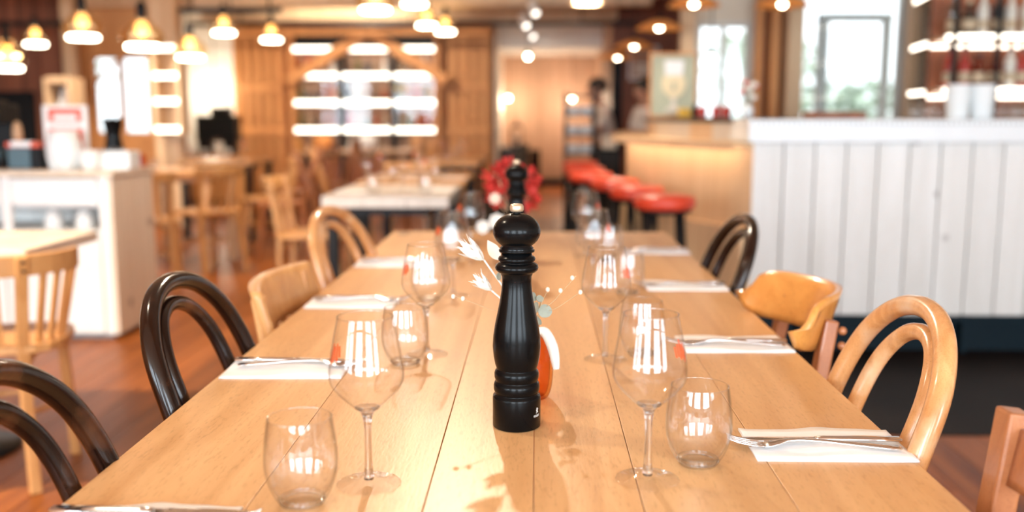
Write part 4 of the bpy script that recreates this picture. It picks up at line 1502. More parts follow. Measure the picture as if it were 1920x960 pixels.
# stools
stool = thing('bar_stool', 'x', 'stool', (0, 0, 0), 0, 'red-topped stools along the curved bar')
MB().lathe([(0, .735), (.128, .735), (.143, .748), (.146, .775), (.135, .795), (.09, .803), (0, .806)], 32).build('seat', m_redseat, stool)
MB().lathe([(0, .715), (.118, .715), (.125, .725), (.125, .737), (0, .737)], 32).build('seat_ring', m_iron, stool)
for k in range(4):
    a = PI / 4 + k * PI / 2
    MB().tube([(.10 * math.cos(a), .10 * math.sin(a), .72), (.13 * math.cos(a), .13 * math.sin(a), .36), (.155 * math.cos(a), .155 * math.sin(a), 0)], .014, 8).build('leg', m_iron, stool)
MB().tube([(.138 * math.cos(2 * PI * k / 24), .138 * math.sin(2 * PI * k / 24), .26) for k in range(24)], .009, 8, True).build('foot_ring', m_iron, stool)
for i, (px, py, dy) in enumerate(((1246, 372, 4.48), (1194, 352, 5.05), (1153, 333, 5.62), (1108, 318, 6.25), (1096, 307, 6.95), (1088, 297, 7.75))):
    p = ony(px, py, dy)
    lab = ['red-topped bar stool nearest the viewer', 'second red-topped bar stool from the viewer', 'third red-topped bar stool from the viewer',
           'fourth red-topped bar stool from the viewer', 'fifth red-topped bar stool from the viewer', 'farthest red-topped bar stool'][i]
    if i == 0:
        stool.location = (p.x, dy, 0)
        stool['label'] = lab
    else:
        copy_tree(stool, (p.x, dy, 0), .3 * i, lab)

# things on the bar
BZ = 1.148
for j, px in enumerate((1794, 1839)):
    t = thing('wine_cooler', ['left one of two white wine coolers on the bar', 'right one of two white wine coolers on the bar'][j], 'bucket', (ony(px, 220, 4.95).x, 4.95, BZ), .3, 'white wine coolers on the bar')
    MB().lathe([(0, 0), (.048, 0), (.052, .01), (.060, .165), (.062, .172), (.057, .172), (.050, .02), (0, .015)], 32).build('body', m_frost, t)
    for s in (-1, 1):
        MB().tube([(s * .058, 0, .14), (s * .072, 0, .13), (s * .07, 0, .105), (s * .056, 0, .10)], .005, 8).build('handle', m_frost, t)
gl = MB().lathe([(.026, .0), (.030, .03), (.031, .085), (.029, .085), (.027, .03), (.022, .006), (0, .006)], 24).build('bar_glass', m_glass, None, 0, (0, 0, -5))
first = True
for j, (px, Y) in enumerate(((1872, 4.9), (1892, 5.02), (1905, 4.88), (1918, 5.02), (1713, 4.95), (1727, 5.05), (1741, 4.92), (1757, 5.05))):
    o = gl if first else gl.copy()
    if not first:
        COL.objects.link(o)
    first = False
    o.location = (ony(px, 218, Y).x, Y, BZ)
    tag(o, ('small clear glass on the bar right of the white coolers, ' if j < 4 else 'small clear glass on the bar left of the white coolers, ') + ['first', 'second', 'third', 'fourth'][j % 4] + ' from the left', 'glass', 'small glasses on the bar')
o = MB().box(ony(1518, 212, 5.3).x, 5.15, 1.148, ony(1608, 212, 5.3).x, 5.45, 1.185).build('wooden_tray', m_redwood, None, .004)
MB().box(BX0 + .3, 5.14, 1.10, 4.6, 5.6, 1.147).build('work_surface', m_darktop, bar)
tag(o, 'flat red-brown wooden tray on the bar under the wide window', 'tray')

DZ = 1.152
gb = ony(1260, 222, 6.0)
t = thing('sign_board', 'sage green framed board with a cream beer goblet drawing', 'sign', (gb.x, 6.0, DZ), -.03)
MB().box(-.138, -.008, 0, .138, .012, .385).build('panel', m_sage, t)
for (a, b, c, d) in ((-.145, -.132, 0, .392), (.132, .145, 0, .392), (-.132, .132, .378, .392), (-.132, .132, 0, .014)):
    MB().box(a, -.014, c, b, .014, d).build('frame', m_timber, t, .002)
MY = Matrix.Translation((0, -.009, 0)) @ Matrix.Rotation(PI / 2, 4, 'X')
head_p = [(-.055, .345), (.065, .345), (.058, .255), (-.048, .255)]
bowl_p = [(-.052, .255), (.062, .255), (.078, .22), (.078, .185), (.058, .145), (.022, .12), (-.012, .12), (-.048, .145), (-.068, .185), (-.068, .22)]
st_p = [(-.008, .122), (.018, .122), (.02, .07), (.05, .05), (.055, .036), (-.05, .036), (-.045, .05), (-.012, .07)]
MB().prism(head_p, 0, .002, MY).build('drawn_foam', m_white, t)
MB().prism(bowl_p, 0, .002, MY).build('drawn_goblet', m_goblet, t)
MB().prism(st_p, 0, .002, MY).build('drawn_foot', m_cream, t)
MB().prism([(-.008, .215), (.016, .215), (.012, .165), (-.004, .165)], .002, .003, MY).build('drawn_emblem', m_sage, t)
o = MB().box(-.035, -.03, 0, .035, .03, .055).build('yellow_box', m_yellow, None, .004, (ony(1283, 220, 5.85).x, 5.85, DZ))
tag(o, 'small yellow box at the foot of the green board', 'box')
o = MB().lathe([(0, 0), (.018, 0), (.018, .05), (.008, .065), (.008, .085), (0, .085)], 16).build('sauce_bottle', m_black, None, 0, (ony(1296, 220, 5.8).x + .02, 5.8, DZ))
tag(o, 'small black bottle beside the yellow box', 'bottle')
for j, (px, Y, m) in enumerate(((1316, 5.6, 'red'), (1343, 5.5, 'red'), (1362, 5.45, 'red'), (1381, 5.35, 'clear'))):
    o = MB().lathe([(0, 0), (.022, 0), (.026, .012), (.026, .05), (.02, .06), (.02, .066), (0, .066)], 20).build('jar', B_COL[m], None, 0, (ony(px, 218, Y).x, Y, DZ))
    tag(o, ['red jar nearest the green board', 'middle red jar on the dark bar top', 'right red jar on the dark bar top', 'clear jar on the dark bar top by the flowers'][j], 'jar', 'jars on the dark bar top')
p = ony(1402, 216, 5.2)
t = thing('flower_posy', 'small posy of white and dark red flowers on the bar', 'flowers', (p.x, 5.2, BZ if p.x > 1.03 else DZ))
MB().lathe([(0, 0), (.022, 0), (.03, .03), (.026, .06), (.018, .075), (0, .07)], 20).build('pot', m_frost, t)
rnd = random.Random(3)
for k in range(9):
    e = Vector((rnd.uniform(-.06, .06), rnd.uniform(-.05, .05), rnd.uniform(.11, .2)))
    MB().tube([(0, 0, .06), e * .6 + Vector((0, 0, .02)), e], .0015, 5).build('stem', m_leaf, t)
    MB().ball(e, rnd.uniform(.013, .022), 10, 7, (1, 1, .8)).build('bloom', m_petal_white if k % 3 else m_petal_red, t)


# ------------------------------------------------------------------ bottles
def bottle_mesh(style):
    if style == 0:
        pr = [(0, 0), (.034, 0), (.037, .006), (.037, .165), (.033, .19), (.016, .22), (.0135, .235), (.0135, .285), (.0155, .288), (.0155, .298), (0, .298)]
    elif style == 1:
        pr = [(0, 0), (.042, 0), (.045, .006), (.045, .12), (.04, .145), (.02, .165), (.015, .18), (.015, .22), (.018, .222), (.018, .24), (0, .24)]
    else:
        pr = [(0, 0), (.036, 0), (.038, .01), (.034, .10), (.038, .17), (.03, .20), (.014, .215), (.014, .26), (.018, .262), (.018, .285), (0, .285)]
    return pr


B0 = {}


def bottle(style, col, loc, label, group, detail=True, scale=1.0):
    key = (style, col, detail)
    if key not in B0:
        if detail:
            t = thing('liquor_bottle', label, 'bottle', loc, 0, group)
            pr = bottle_mesh(style)
            MB().lathe(pr[:-3], 20).build('body', B_COL[col], t)
            top = pr[-3]
            MB().lathe([(top[0], top[1] - .012)] + pr[-3:], 16).build('cap', m_cap if col != 'dark' else m_lab, t)
            rmax = max(p[0] for p in pr) + .0008
            MB().lathe([(rmax - .002, .045), (rmax, .046), (rmax, .11), (rmax - .002, .111)], 20).build('label_band', m_lab, t)
        else:
            t = MB().lathe(bottle_mesh(style), 12).build('liquor_bottle', B_COL[col], None, 0, loc)
            tag(t, label, 'bottle', group)
        B0[key] = t
        t.scale = (scale,) * 3
        return t
    return copy_tree(B0[key], loc, random.uniform(0, 6), label, group, scale=scale)


# back bar shelves (right)
sh = thing('back_bar_shelf', 'tall black bottle shelf with lit edges behind the bar, right', 'shelf', (0, 0, 0))
sx0 = ony(1786, 70, 6.5).x
wing = Vector((ony(1712, 80, 7.7).x, 7.7))
levels = [1.33, 1.675, 2.03]
MB().box(sx0, 6.86, 0, 4.9, 6.90, 2.6).build('back_panel', m_redwood, sh)
MB().prism([(wing.x + .34, 7.72), (wing.x + .38, 7.72), (sx0 + .38, 6.9), (sx0 + .34, 6.9)], 0, 2.6).build('wing_back', m_darktop, sh)
for z_ in levels:
    b = MB().box(sx0, 6.52, z_ - .012, 4.9, 6.86, z_ + .012).build('shelf_board', m_paletimber, sh)
    MB().box(sx0, 6.505, z_ - .014, 4.9, 6.519, z_ + .014).build('light_strip', m_strip, b)
    b = MB().prism([(sx0, 6.52), (wing.x, wing.y), (wing.x + .36, wing.y), (sx0 + .36, 6.86)], z_ - .012, z_ + .012).build('shelf_board', m_paletimber, sh)
    MB().prism([(sx0 - .014, 6.52), (wing.x - .014, wing.y), (wing.x - .001, wing.y), (sx0 - .001, 6.52)], z_ - .014, z_ + .014).build('light_strip', m_strip, b)
    MB().box(sx0, 6.845, z_ - .05, 4.9, 6.858, z_ - .03).build('light_strip', m_strip, sh)  # second glowing line stands for the reflection of the front strip
for px in (1787, 1868):
    MB().box(ony(px, 100, 6.5).x - .012, 6.47, 0, ony(px, 100, 6.5).x + .012, 6.503, 2.6).build('post', m_iron, sh)
MB().box(sx0, 6.52, 0, 4.9, 6.86, 1.0).build('base_cabinet', m_darktop, sh)
ccs = ['clear', 'white', 'amber', 'dark', 'clear', 'red', 'green']
rnd = random.Random(11)
for li_, z_ in enumerate(levels[:2]):
    xx = sx0 + .06
    k = 0
    while xx < 3.42:
        c = rnd.choice(['amber', 'amber', 'clear', 'red', 'amber', 'white'] if li_ == 0 else ['clear', 'white', 'clear', 'dark', 'white', 'blue'])
        bottle(rnd.randrange(3), c, (xx, 6.62 + rnd.uniform(-.02, .05), z_ + .012),
               '%s bottle number %s from the left on the %s lit shelf behind the bar' % (c, ['one', 'two', 'three', 'four', 'five', 'six', 'seven', 'eight', 'nine'][min(k, 8)], ['lower', 'upper'][li_]),
               'bottles on the back bar shelves')
        k += 1
        xx += rnd.uniform(.088, .10)
for j, (f_, c) in enumerate(((.25, 'clear'), (.42, 'green'), (.6, 'white'), (.78, 'amber'))):
    q = Vector((sx0, 6.52)).lerp(wing, f_)
    bottle(j % 3, c, (q.x + .09, q.y, levels[1] + .012), '%s bottle on the upper side shelf left of the bar shelves' % c, 'bottles on the back bar side shelf')
p = ony(1742, 165, 7.1)
q0, q1 = ony(1712, 150, 7.2), ony(1768, 150, 6.9)
t = thing('wooden_crate', 'pale wooden crate on the lower side shelf behind the bar', 'crate', ((q0.x + q1.x) / 2 + .12, 7.05, levels[0] + .012), 1.45)
MB().box(-.14, -.09, 0, .14, .09, .012).build('base', m_paletimber, t)
for (a, b, c, d) in ((-.14, -.09, .14, -.078), (-.14, .078, .14, .09), (-.14, -.078, -.128, .078), (.128, -.078, .14, .078)):
    MB().box(a, b, .012, c, d, .13).build('side', m_paletimber, t, .002)

# far bottle shelves
fs_ = thing('wall_shelf_unit', 'wide glazed bottle shelf with glowing shelf edges on the far wall', 'shelf', (0, 0, 0))
FY = 13.2
zl = [ony(640, y_, FY).z for y_ in (92, 142, 193, 244)]
colx = [ony(p_, 150, FY).x for p_ in (546, 637, 735, 819)]
MB().box(colx[0], 13.47, .5, colx[3], 13.495, 2.3).build('back_panel', m_farwood, fs_)
MB().box(colx[0], 13.30, ony(640, 66, FY).z - .17, colx[3], 13.46, ony(640, 66, FY).z).build('dark_top', m_black, fs_)  # black block stands for the shaded recess above the shelves
for i in range(4):
    MB().box(colx[i] - .03, FY - .01, 0, colx[i] + .03, 13.47, ony(640, 66, FY).z).build('post', m_iron if 0 < i < 3 else m_timber, fs_)
for z_ in zl + [.58]:
    for i in range(3):
        b = MB().box(colx[i] + .03, FY + .02, z_ - .015, colx[i + 1] - .03, 13.47, z_ + .015).build('shelf_board', m_timber, fs_)
        if z_ > .6:
            MB().box(colx[i] + .035, FY + .0, z_ - .03, colx[i + 1] - .035, FY + .018, z_ + .03).build('light_strip', m_strip, b)
MB().box(colx[0], FY + .02, 0, colx[3], 13.47, .56).build('base_cabinet', m_redwood, fs_)
for i in range(3):
    MB().box(colx[i] + .032, FY - .008, .62, colx[i + 1] - .032, FY - .003, zl[1] - .04).build('glass_door', m_door_pane, fs_)
for j, (px, w2, h2) in enumerate(((598, .20, .26), (560, .12, .24), (782, .17, .28), (806, .10, .25))):
    q = ony(px, 270, 13.25)
    t = thing('honey_box', ['wide honey-coloured box', 'narrow honey-coloured box', 'tall honey-coloured box', 'slim honey-coloured box'][j] + ' on the lowest far shelf, ' + ['left bay', 'left bay edge', 'right bay', 'right bay edge'][j], 'box', (q.x, 13.26, .596), 0, 'honey boxes on the lowest far shelf')
    MB().box(-w2 / 2, -.03, 0, w2 / 2, .05, h2).build('body', m_ply, t, .006)
    MB().box(-w2 / 2 - .006, -.036, h2, w2 / 2 + .006, .056, h2 + .02).build('lid', m_beech, t, .004)
# truss of two rafters over the shelf
for s, (pa, pb) in enumerate((((690, 60), (540, 152)), ((690, 60), (838, 152)))):
    o = MB().bar(ony(pa[0], pa[1], 13.08), ony(pb[0], pb[1], 13.08), .10, .15, up=(0, 0, 1)).build('rafter', m_timber, wf, .01)
names = ['topmost', 'second', 'third', 'bottom']
rnd = random.Random(21)
for li_, z_ in enumerate(zl[1:] + [.58]):
    for i in ((0, 1, 2) if li_ < 3 else (1,)):
        xx = colx[i] + .10
        seen = {}
        while xx < colx[i + 1] - .08:
            c = rnd.choice(['clear', 'white', 'amber', 'dark', 'amber', 'clear', 'green', 'red', 'blue'])
            seen[c] = seen.get(c, 0) + 1
            bottle(rnd.randrange(3), c, (xx, 13.32, z_ + .016), '%s %s bottle from the left on the %s shelf, %s bay of far wall unit' % (['first', 'second', 'third', 'fourth', 'fifth', 'sixth'][min(seen[c], 6) - 1], c, ['highest', 'second', 'third', 'lowest'][li_], ['left', 'middle', 'right'][i]),
                   'bottles on the far wall shelves, %s row, %s bay, %s' % (['highest', 'second', 'third', 'lowest'][li_], ['left', 'middle', 'right'][i], c), False, rnd.uniform(.8, 1.05))
            xx += rnd.uniform(.095, .13)
# ------------------------------------------------------------------ lamps
LM = {}


def part_of(key, maker, parent, mat, name):
    if key in LM:
        o = bpy.data.objects.new(name, LM[key])
        COL.objects.link(o)
        o.parent = parent
        return o
    o = maker().build(name, mat, parent)
    LM[key] = o.data
    return o


def bell_lamp(px, py, Y, label):
    p = ony(px, py, Y)
    t = thing('pendant_lamp', label, 'pendant lamp', p, 0, 'amber glass pendant lamps')
    MB().tube([(0, 0, .25), (0, 0, CEIL - p.z)], .004, 6).build('cord', m_iron, t)
    part_of('socket', lambda: MB().lathe([(0, .165), (.024, .165), (.028, .18), (.028, .235), (.016, .26), (0, .262)], 20), t, m_iron, 'socket')
    part_of('bell', lambda: MB().lathe([(.104, .012), (.124, .03), (.127, .05), (.118, .08), (.098, .108), (.07, .128), (.062, .145), (.045, .162), (.03, .17)], 36), t, m_bell, 'glass_bell')
    part_of('bulb', lambda: MB().ball((0, 0, .108), .040, 18, 12, (1, 1, 1.1)), t, m_bulb, 'bulb')
    part_of('disc', lambda: MB().lathe([(0, -.016), (.088, -.016), (.098, -.008), (.098, .008), (.088, .014), (0, .014)], 36), t, m_disc, 'light_disc')


for (px, py, Y, lab) in ((268, 88, 5.75, 'amber glass pendant lamp, largest of those left of the column'),
                         (156, 70, 6.3, 'amber glass pendant lamp left of the largest one'),
                         (357, 108, 7.4, 'amber glass pendant lamp hanging in front of the white recess'),
                         (67, 83, 9.2, 'small amber pendant lamp above the dark doorway'),
                         (14, 105, 7.9, 'upper one of two amber pendant lamps at the left picture edge'),
                         (16, 128, 7.2, 'lower one of two amber pendant lamps at the left picture edge'),
                         (420, 62, 9.0, 'small amber pendant lamp left of the battens'),
                         (509, 75, 9.8, 'small amber pendant lamp in front of the left battens'),
                         (704, 19, 6.4, 'amber pendant lamp cut by the top edge above the shelves'),
                         (777, 8, 7.9, 'amber pendant lamp right of the one cut by the top edge'),
                         (800, 48, 9.9, 'left one of the pair of small pendant lamps above the right bay'),
                         (835, 60, 10.4, 'right one of the pair of small pendant lamps above the right bay')):
    bell_lamp(px, py, Y, lab)


def disc_lamp(px, py, Y, label, r=.19):
    p = ony(px, py, Y)
    t = thing('saucer_pendant', label, 'pendant lamp', p, 0, 'copper saucer lamps over the bar')
    MB().tube([(0, 0, .09), (0, 0, CEIL - p.z)], .004, 6).build('cord', m_iron, t)
    part_of('scap', lambda: MB().lathe([(0, .045), (.028, .045), (.028, .075), (.014, .095), (0, .096)], 20), t, m_iron, 'socket')
    part_of('saucer', lambda: MB().lathe([(.02, .060), (.06, .052), (.13, .022), (.185, -.014), (.19, -.022), (.184, -.022), (.13, .014), (.06, .044), (.02, .050)], 40), t, m_copper, 'shade')
    part_of('sbulb', lambda: MB().ball((0, 0, .0), .029, 18, 12), t, m_bulbw, 'bulb')


for (px, py, Y, lab) in ((1236, 50, 8.2 * .95, 'orange copper saucer lamp above the green board'),
                         (1189, 85, 9.2, 'orange copper saucer lamp second along the bar'),
                         (1158, 106, 10.1, 'smallest orange copper saucer lamp at the bar end'),
                         (1301, 6, 7.0, 'copper saucer lamp cut by the top edge above the narrow window'),
                         (1467, 6, 6.9, 'copper saucer lamp cut by the top edge beside the thick pale post')):
    disc_lamp(px, py, Y, lab)


def bare_bulb(px, py, Y, label, r=.034, top=None, mat=None):
    p = ony(px, py, Y)
    t = thing('globe_bulb_lamp', label, 'lamp', p, 0, 'bare globe bulbs at the aisle end')
    MB().tube([(0, 0, r), (0, 0, (top or CEIL) - p.z)], .005, 6).build('cord', m_iron, t)
    MB().lathe([(0, r * .8), (.025, r * .8), (.022, r + .05), (0, r + .055)], 14).build('socket', m_iron, t)
    MB().ball((0, 0, 0), r, 18, 12).build('bulb', mat or m_bulbw, t)
    if mat:
        lamp('globe_bulb_light', 'POINT', p - Vector((0, 0, r + .03)), 11, (1.0, .84, .62), .03)


bare_bulb(990, 106, 13.6, 'bare white globe bulb below the aisle track spots')
bare_bulb(953, 184, 15.4, 'bare globe bulb at the left of the aisle end wall', top=2.12, mat=m_bulbstrong)
bare_bulb(1073, 184, 15.4, 'bare globe bulb at the right of the aisle end wall', top=2.12, mat=m_bulbstrong)
bare_bulb(345, 134, 12.2, 'bare globe bulb above the white recess')
bare_bulb(404, 183, 13.2, 'small bare bulb on the white recess wall', .03)
bare_bulb(1333, 110, 7.9, 'bare globe bulb in front of the narrow bar window', .03)

# track spots
for j, (px, py, Y) in enumerate(((1001, 18, 10.2), (984, 42, 11.0), (997, 63, 12.4))):
    p = ony(px, py, Y)
    t = thing('track_spot', ['upper white cylinder spotlight over the aisle', 'middle white cylinder spotlight over the aisle', 'lowest white cylinder spotlight over the aisle'][j], 'spotlight', p, 0, 'white spotlights over the aisle')
    Mx = Matrix.Rotation(R(-40), 4, 'X') @ Matrix.Rotation(R(-18), 4, 'Y')
    MB().lathe([(0, .10), (.04, .10), (.045, .09), (.045, -.07), (.04, -.07), (.036, -.05), (0, -.05)], 24, M=Mx).build('head', m_white, t)
    MB().lathe([(0, -.051), (.035, -.051), (.035, -.056), (0, -.056)], 20, M=Mx).build('lens', m_lens, t)
    MB().tube([(0, 0, .06), (0, 0, CEIL - p.z)], .009, 8).build('arm', m_white, t)
hd = None
for j, (loc, pw, tgt, ang) in enumerate(SPOTS):  # heads modelled for the unseen spots, most of them added fill
    t = thing('unseen_ceiling_spot', 'x', 'spotlight', loc, 0, 'white ceiling spots outside the picture')
    t['label'] = 'white ceiling spotlight out of view above the ' + ['far end of the long table', 'left of the long table', 'small left table, added fill', 'grey table, added fill', 'left wall tables, added fill', 'far shelves, added fill', 'curved bar, added fill', 'left window, added fill', 'bar staff, added fill', 'end of the white counter, added fill'][j]
    q = (Vector(tgt) - Vector(loc)).to_track_quat('-Z', 'Y').to_matrix().to_4x4()
    MB().lathe([(.046, .16), (.046, -.02), (.052, -.03), (.052, .165), (0, .165), (0, .16), (.046, .16)], 20, M=q).build('head', m_white, t)
    MB().tube([(0, 0, .1), (0, 0, CEIL - loc[2])], .009, 8).build('arm', m_white, t)


# ------------------------------------------------------------------ people behind the bar
def skinned(name, chains, parent, mat, root=0, sub=2):
    """chains: lists of (key, x, y, z, radius) sharing keys"""
    keys, vs, rad, es = {}, [], [], []
    for ch in chains:
        prev = None
        for item in ch:
            k_ = item[0]
            if k_ not in keys:
                keys[k_] = len(vs)
                vs.append(item[1:4])
                rad.append(item[4])
            if prev is not None:
                es.append((prev, keys[k_]))
            prev = keys[k_]
    me = bpy.data.meshes.new(name)
    me.from_pydata(vs, es, [])
    me.materials.append(mat)
    o = bpy.data.objects.new(name, me)
    COL.objects.link(o)
    o.parent = parent
    o.modifiers.new('skin', 'SKIN').use_smooth_shade = True
    for i, sv in enumerate(me.skin_vertices[0].data):
        sv.radius = (rad[i], rad[i])
        sv.use_root = (i == root)
    s = o.modifiers.new('sub', 'SUBSURF')
    s.levels = s.render_levels = sub
    return o


def person(loc, rz, label, sc=1.0):
    """standing, leaning a little over the work, both forearms forward; faces local -X"""
    t = thing('person', label, 'person', loc, rz, 'people behind the bar')
    t.scale = (sc, sc, sc)
    ch = [[('pel', 0, 0, .90, .125), ('spi', -.01, 0, 1.06, .115), ('che', -.04, 0, 1.22, .13), ('nec', -.075, 0, 1.365, .055), ('jaw', -.115, 0, 1.44, .065), ('hea', -.120, 0, 1.51, .092), ('top', -.105, 0, 1.57, .070)],
          [('hea', 0, 0, 0, 0), ('nos', -.228, 0, 1.475, .012)]]
    for s, n_ in ((-1, 'l'), (1, 'r')):
        ch.append([('che', 0, 0, 0, 0), ('sh' + n_, -.04, s * .165, 1.285, .062), ('el' + n_, -.09, s * .215, 1.06, .045), ('wr' + n_, -.31, s * .13, 1.06, .028), ('pa' + n_, -.37, s * .115, 1.055, .030)])
        for f_, (dx, dy, ln) in enumerate(((-.03, .028, .055), (-.035, .012, .072), (-.036, -.003, .078), (-.034, -.018, .07))):
            ch.append([('pa' + n_, 0, 0, 0, 0), ('k%d' % f_ + n_, -.37 + dx, s * (.115 + dy), 1.058, .0095), ('m%d' % f_ + n_, -.37 + dx - ln * .5, s * (.115 + dy), 1.05, .0085), ('t%d' % f_ + n_, -.37 + dx - ln * .85, s * (.115 + dy), 1.03, .0075)])
        ch.append([('pa' + n_, 0, 0, 0, 0), ('th' + n_, -.365, s * .078, 1.05, .010), ('tt' + n_, -.40, s * .066, 1.04, .008)])
        ch.append([('pel', 0, 0, 0, 0), ('hi' + n_, 0, s * .095, .84, .095), ('kn' + n_, -.02, s * .10, .47, .058), ('an' + n_, .02, s * .10, .09, .040), ('to' + n_, -.13, s * .11, .035, .035)])
    body = skinned('body', ch, t, m_skin)
    for s in (-1, 1):
        MB().ball((-.205, s * .034, 1.515), .011, 10, 8).build('eye', m_hair, body)
        MB().ball((-.115, s * .093, 1.50), .020, 10, 8, (.8, .4, 1.3)).build('ear', m_skin, body)
    MB().ball((-.196, 0, 1.438), .014, 10, 6, (.5, 1.6, .5)).build('mouth', m_red, body)
    MB().ball((-.088, 0, 1.553), .108, 20, 12, (1.02, .98, .86)).build('hair', m_hair, t)
    shc = [[('a', 0, 0, .88, .15), ('b', -.01, 0, 1.06, .140), ('c', -.04, 0, 1.22, .155), ('d', -.07, 0, 1.335, .075)]]
    for s, n_ in ((-1, 'l'), (1, 'r')):
        shc.append([('c', 0, 0, 0, 0), ('s' + n_, -.04, s * .168, 1.285, .080), ('e' + n_, -.085, s * .212, 1.08, .066)])
    skinned('shirt', shc, t, m_shirt)
    tr = [[('p', 0, 0, .88, .148), ('hl', 0, -.095, .80, .108), ('kl', -.02, -.10, .47, .078), ('al', .015, -.10, .12, .066)],
          [('p', 0, 0, 0, 0), ('hr', 0, .095, .80, .108), ('kr', -.02, .10, .47, .078), ('ar', .015, .10, .12, .066)]]
    skinned('trousers', tr, t, m_apron)
    for s in (-1, 1):
        MB().ball((-.06, s * .105, .045), .05, 14, 8, (2.5, 1.0, .88)).build('shoe', m_black, t)
    return t


p = ony(1136, 168, 10.3)
person((p.x, 10.3, 0), .15, 'dark-haired person in a white shirt bending over work behind the bar', .95)
p = ony(1217, 165, 9.6)
person((p.x + .03, 9.6, 0), .5, 'dark-haired person in a white top half hidden by the green board', .93)

# ------------------------------------------------------------------ other things in the background
xa, xb = ony(1060, 250, 9.3).x, ony(1114, 250, 9.3).x
t = thing('display_rack', 'dark metal rack of pale stacked plates at the bar end', 'rack', ((xa + xb) / 2, 9.3, 0))
w_ = (xb - xa) / 2
for sx in (-1, 1):
    for sy in (-1, 1):
        MB().box(sx * w_ - .012, sy * .16 - .012, 0, sx * w_ + .012, sy * .16 + .012, 1.38).build('post', m_iron, t)
zs = [.18, .42, .62, .80, .98, 1.16, 1.34]
for z_ in zs:
    MB().box(-w_, -.16, z_ - .01, w_, .16, z_ + .005).build('shelf', m_iron, t)
for j, z_ in enumerate(zs[1:6]):
    for k, sx in enumerate((-.5, .45)):
        o = MB().lathe([(0, 0), (.05, 0), (.062, .012), (.064, .06), (.06, .085), (.0, .08)], 20).build('plate_stack', m_frost, None, 0, ((xa + xb) / 2 + sx * w_, 9.24, z_ + .005))
        tag(o, 'pale crockery stack on the %s level of the dark rack, %s side' % (['lowest', 'second', 'third', 'fourth', 'highest'][j], ['left', 'right'][k]), 'crockery', 'crockery stacks in the dark rack')
t = thing('bottle_fridge', 'black under-counter fridge beside the dark rack', 'fridge', (ony(1140, 280, 8.9).x, 8.95, 0))
MB().box(-.11, -.2, .02, .11, .2, .86).build('body', m_black, t, .01)
d_ = MB().box(-.105, -.215, .06, .105, -.2, .82).build('door', m_iron, t, .004)
MB().box(.07, -.228, .35, .085, -.215, .6).build('handle', m_steel, d_)
o = MB().box(-.055, -.08, 0, .075, .08, .12).build('white_box', m_cream, None, .01, (ony(1140, 250, 8.9).x, 8.9, .86))
tag(o, 'cream box standing on the black fridge', 'box')
t = thing('speaker_tower', 'slim black floor speaker against the end wall of the aisle', 'speaker', (ony(1003, 330, 15.4).x, 15.4, 0))
MB().box(-.08, -.1, .03, .08, .1, .62).build('cabinet', m_black, t, .01)
for z_ in (.2, .38, .52):
    MB().lathe([(0, 0), (.045, 0), (.055, .008), (.055, .0), (.06, 0)], 20, M=Matrix.Translation((0, -.1, z_)) @ Matrix.Rotation(PI / 2, 4, 'X')).build('cone', m_iron, t)
MB().box(-.12, -.12, 0, .12, .12, .03).build('foot', m_black, t, .004)
t = thing('side_cabinet', 'dark cabinet at the left of the aisle end', 'cabinet', (ony(967, 320, 14.6).x, 14.6, 0))
MB().box(-.24, -.18, .06, .20, .18, .66).build('body', m_darktop, t, .006)
for s in (-1, 1):
    d_ = MB().box(-.02 + s * .105 - .1, -.2, .09, -.02 + s * .105 + .1, -.18, .63).build('door', m_darktop, t, .004)
    MB().ball((-.02 + s * .03, -.21, .4), .012, 10, 6).build('knob', m_steel, d_)
MB().box(-.21, -.15, 0, .17, .15, .06).build('plinth', m_black, t)
MB().box(-.25, -.2, .66, .21, .2, .69).build('top', m_darktop, t, .004)
t = thing('lantern', 'dark lantern with pale candle on the aisle cabinet', 'lantern', (ony(969, 290, 14.5).x, 14.5, .69))
MB().box(-.09, -.09, 0, .09, .09, .02).build('base', m_iron, t)
for sx in (-1, 1):
    for sy in (-1, 1):
        MB().box(sx * .08 - .008, sy * .08 - .008, .02, sx * .08 + .008, sy * .08 + .008, .3).build('post', m_iron, t)
MB().lathe([(0, .42), (.02, .4), (.03, .36), (.125, .3), (.125, .295), (0, .295)], 4, M=Matrix.Rotation(PI / 4, 4, 'Z'), smooth=False).build('roof', m_iron, t)
MB().lathe([(0, .02), (.04, .02), (.04, .17), (.035, .18), (0, .175)], 20).build('candle', m_cream, t)
t = thing('picture_frame', 'small white framed print on the red-brown wall behind the bar', 'picture', (ony(1207, 118, 12.38).x, 12.40, ony(1207, 118, 12.38).z))
for (a, b, c, d) in ((-.19, -.16, -.21, .21), (.16, .19, -.21, .21), (-.16, .16, .18, .21), (-.16, .16, -.21, -.18)):
    MB().box(a, -.02, c, b, .018, d).build('frame', m_white, t, .002)
MB().box(-.16, -.008, -.18, .16, .018, .18).build('print', m_farwood, t)
MB().box(-.12, -.011, -.15, .12, -.008, .0).build('printed_panel', m_cream, t)

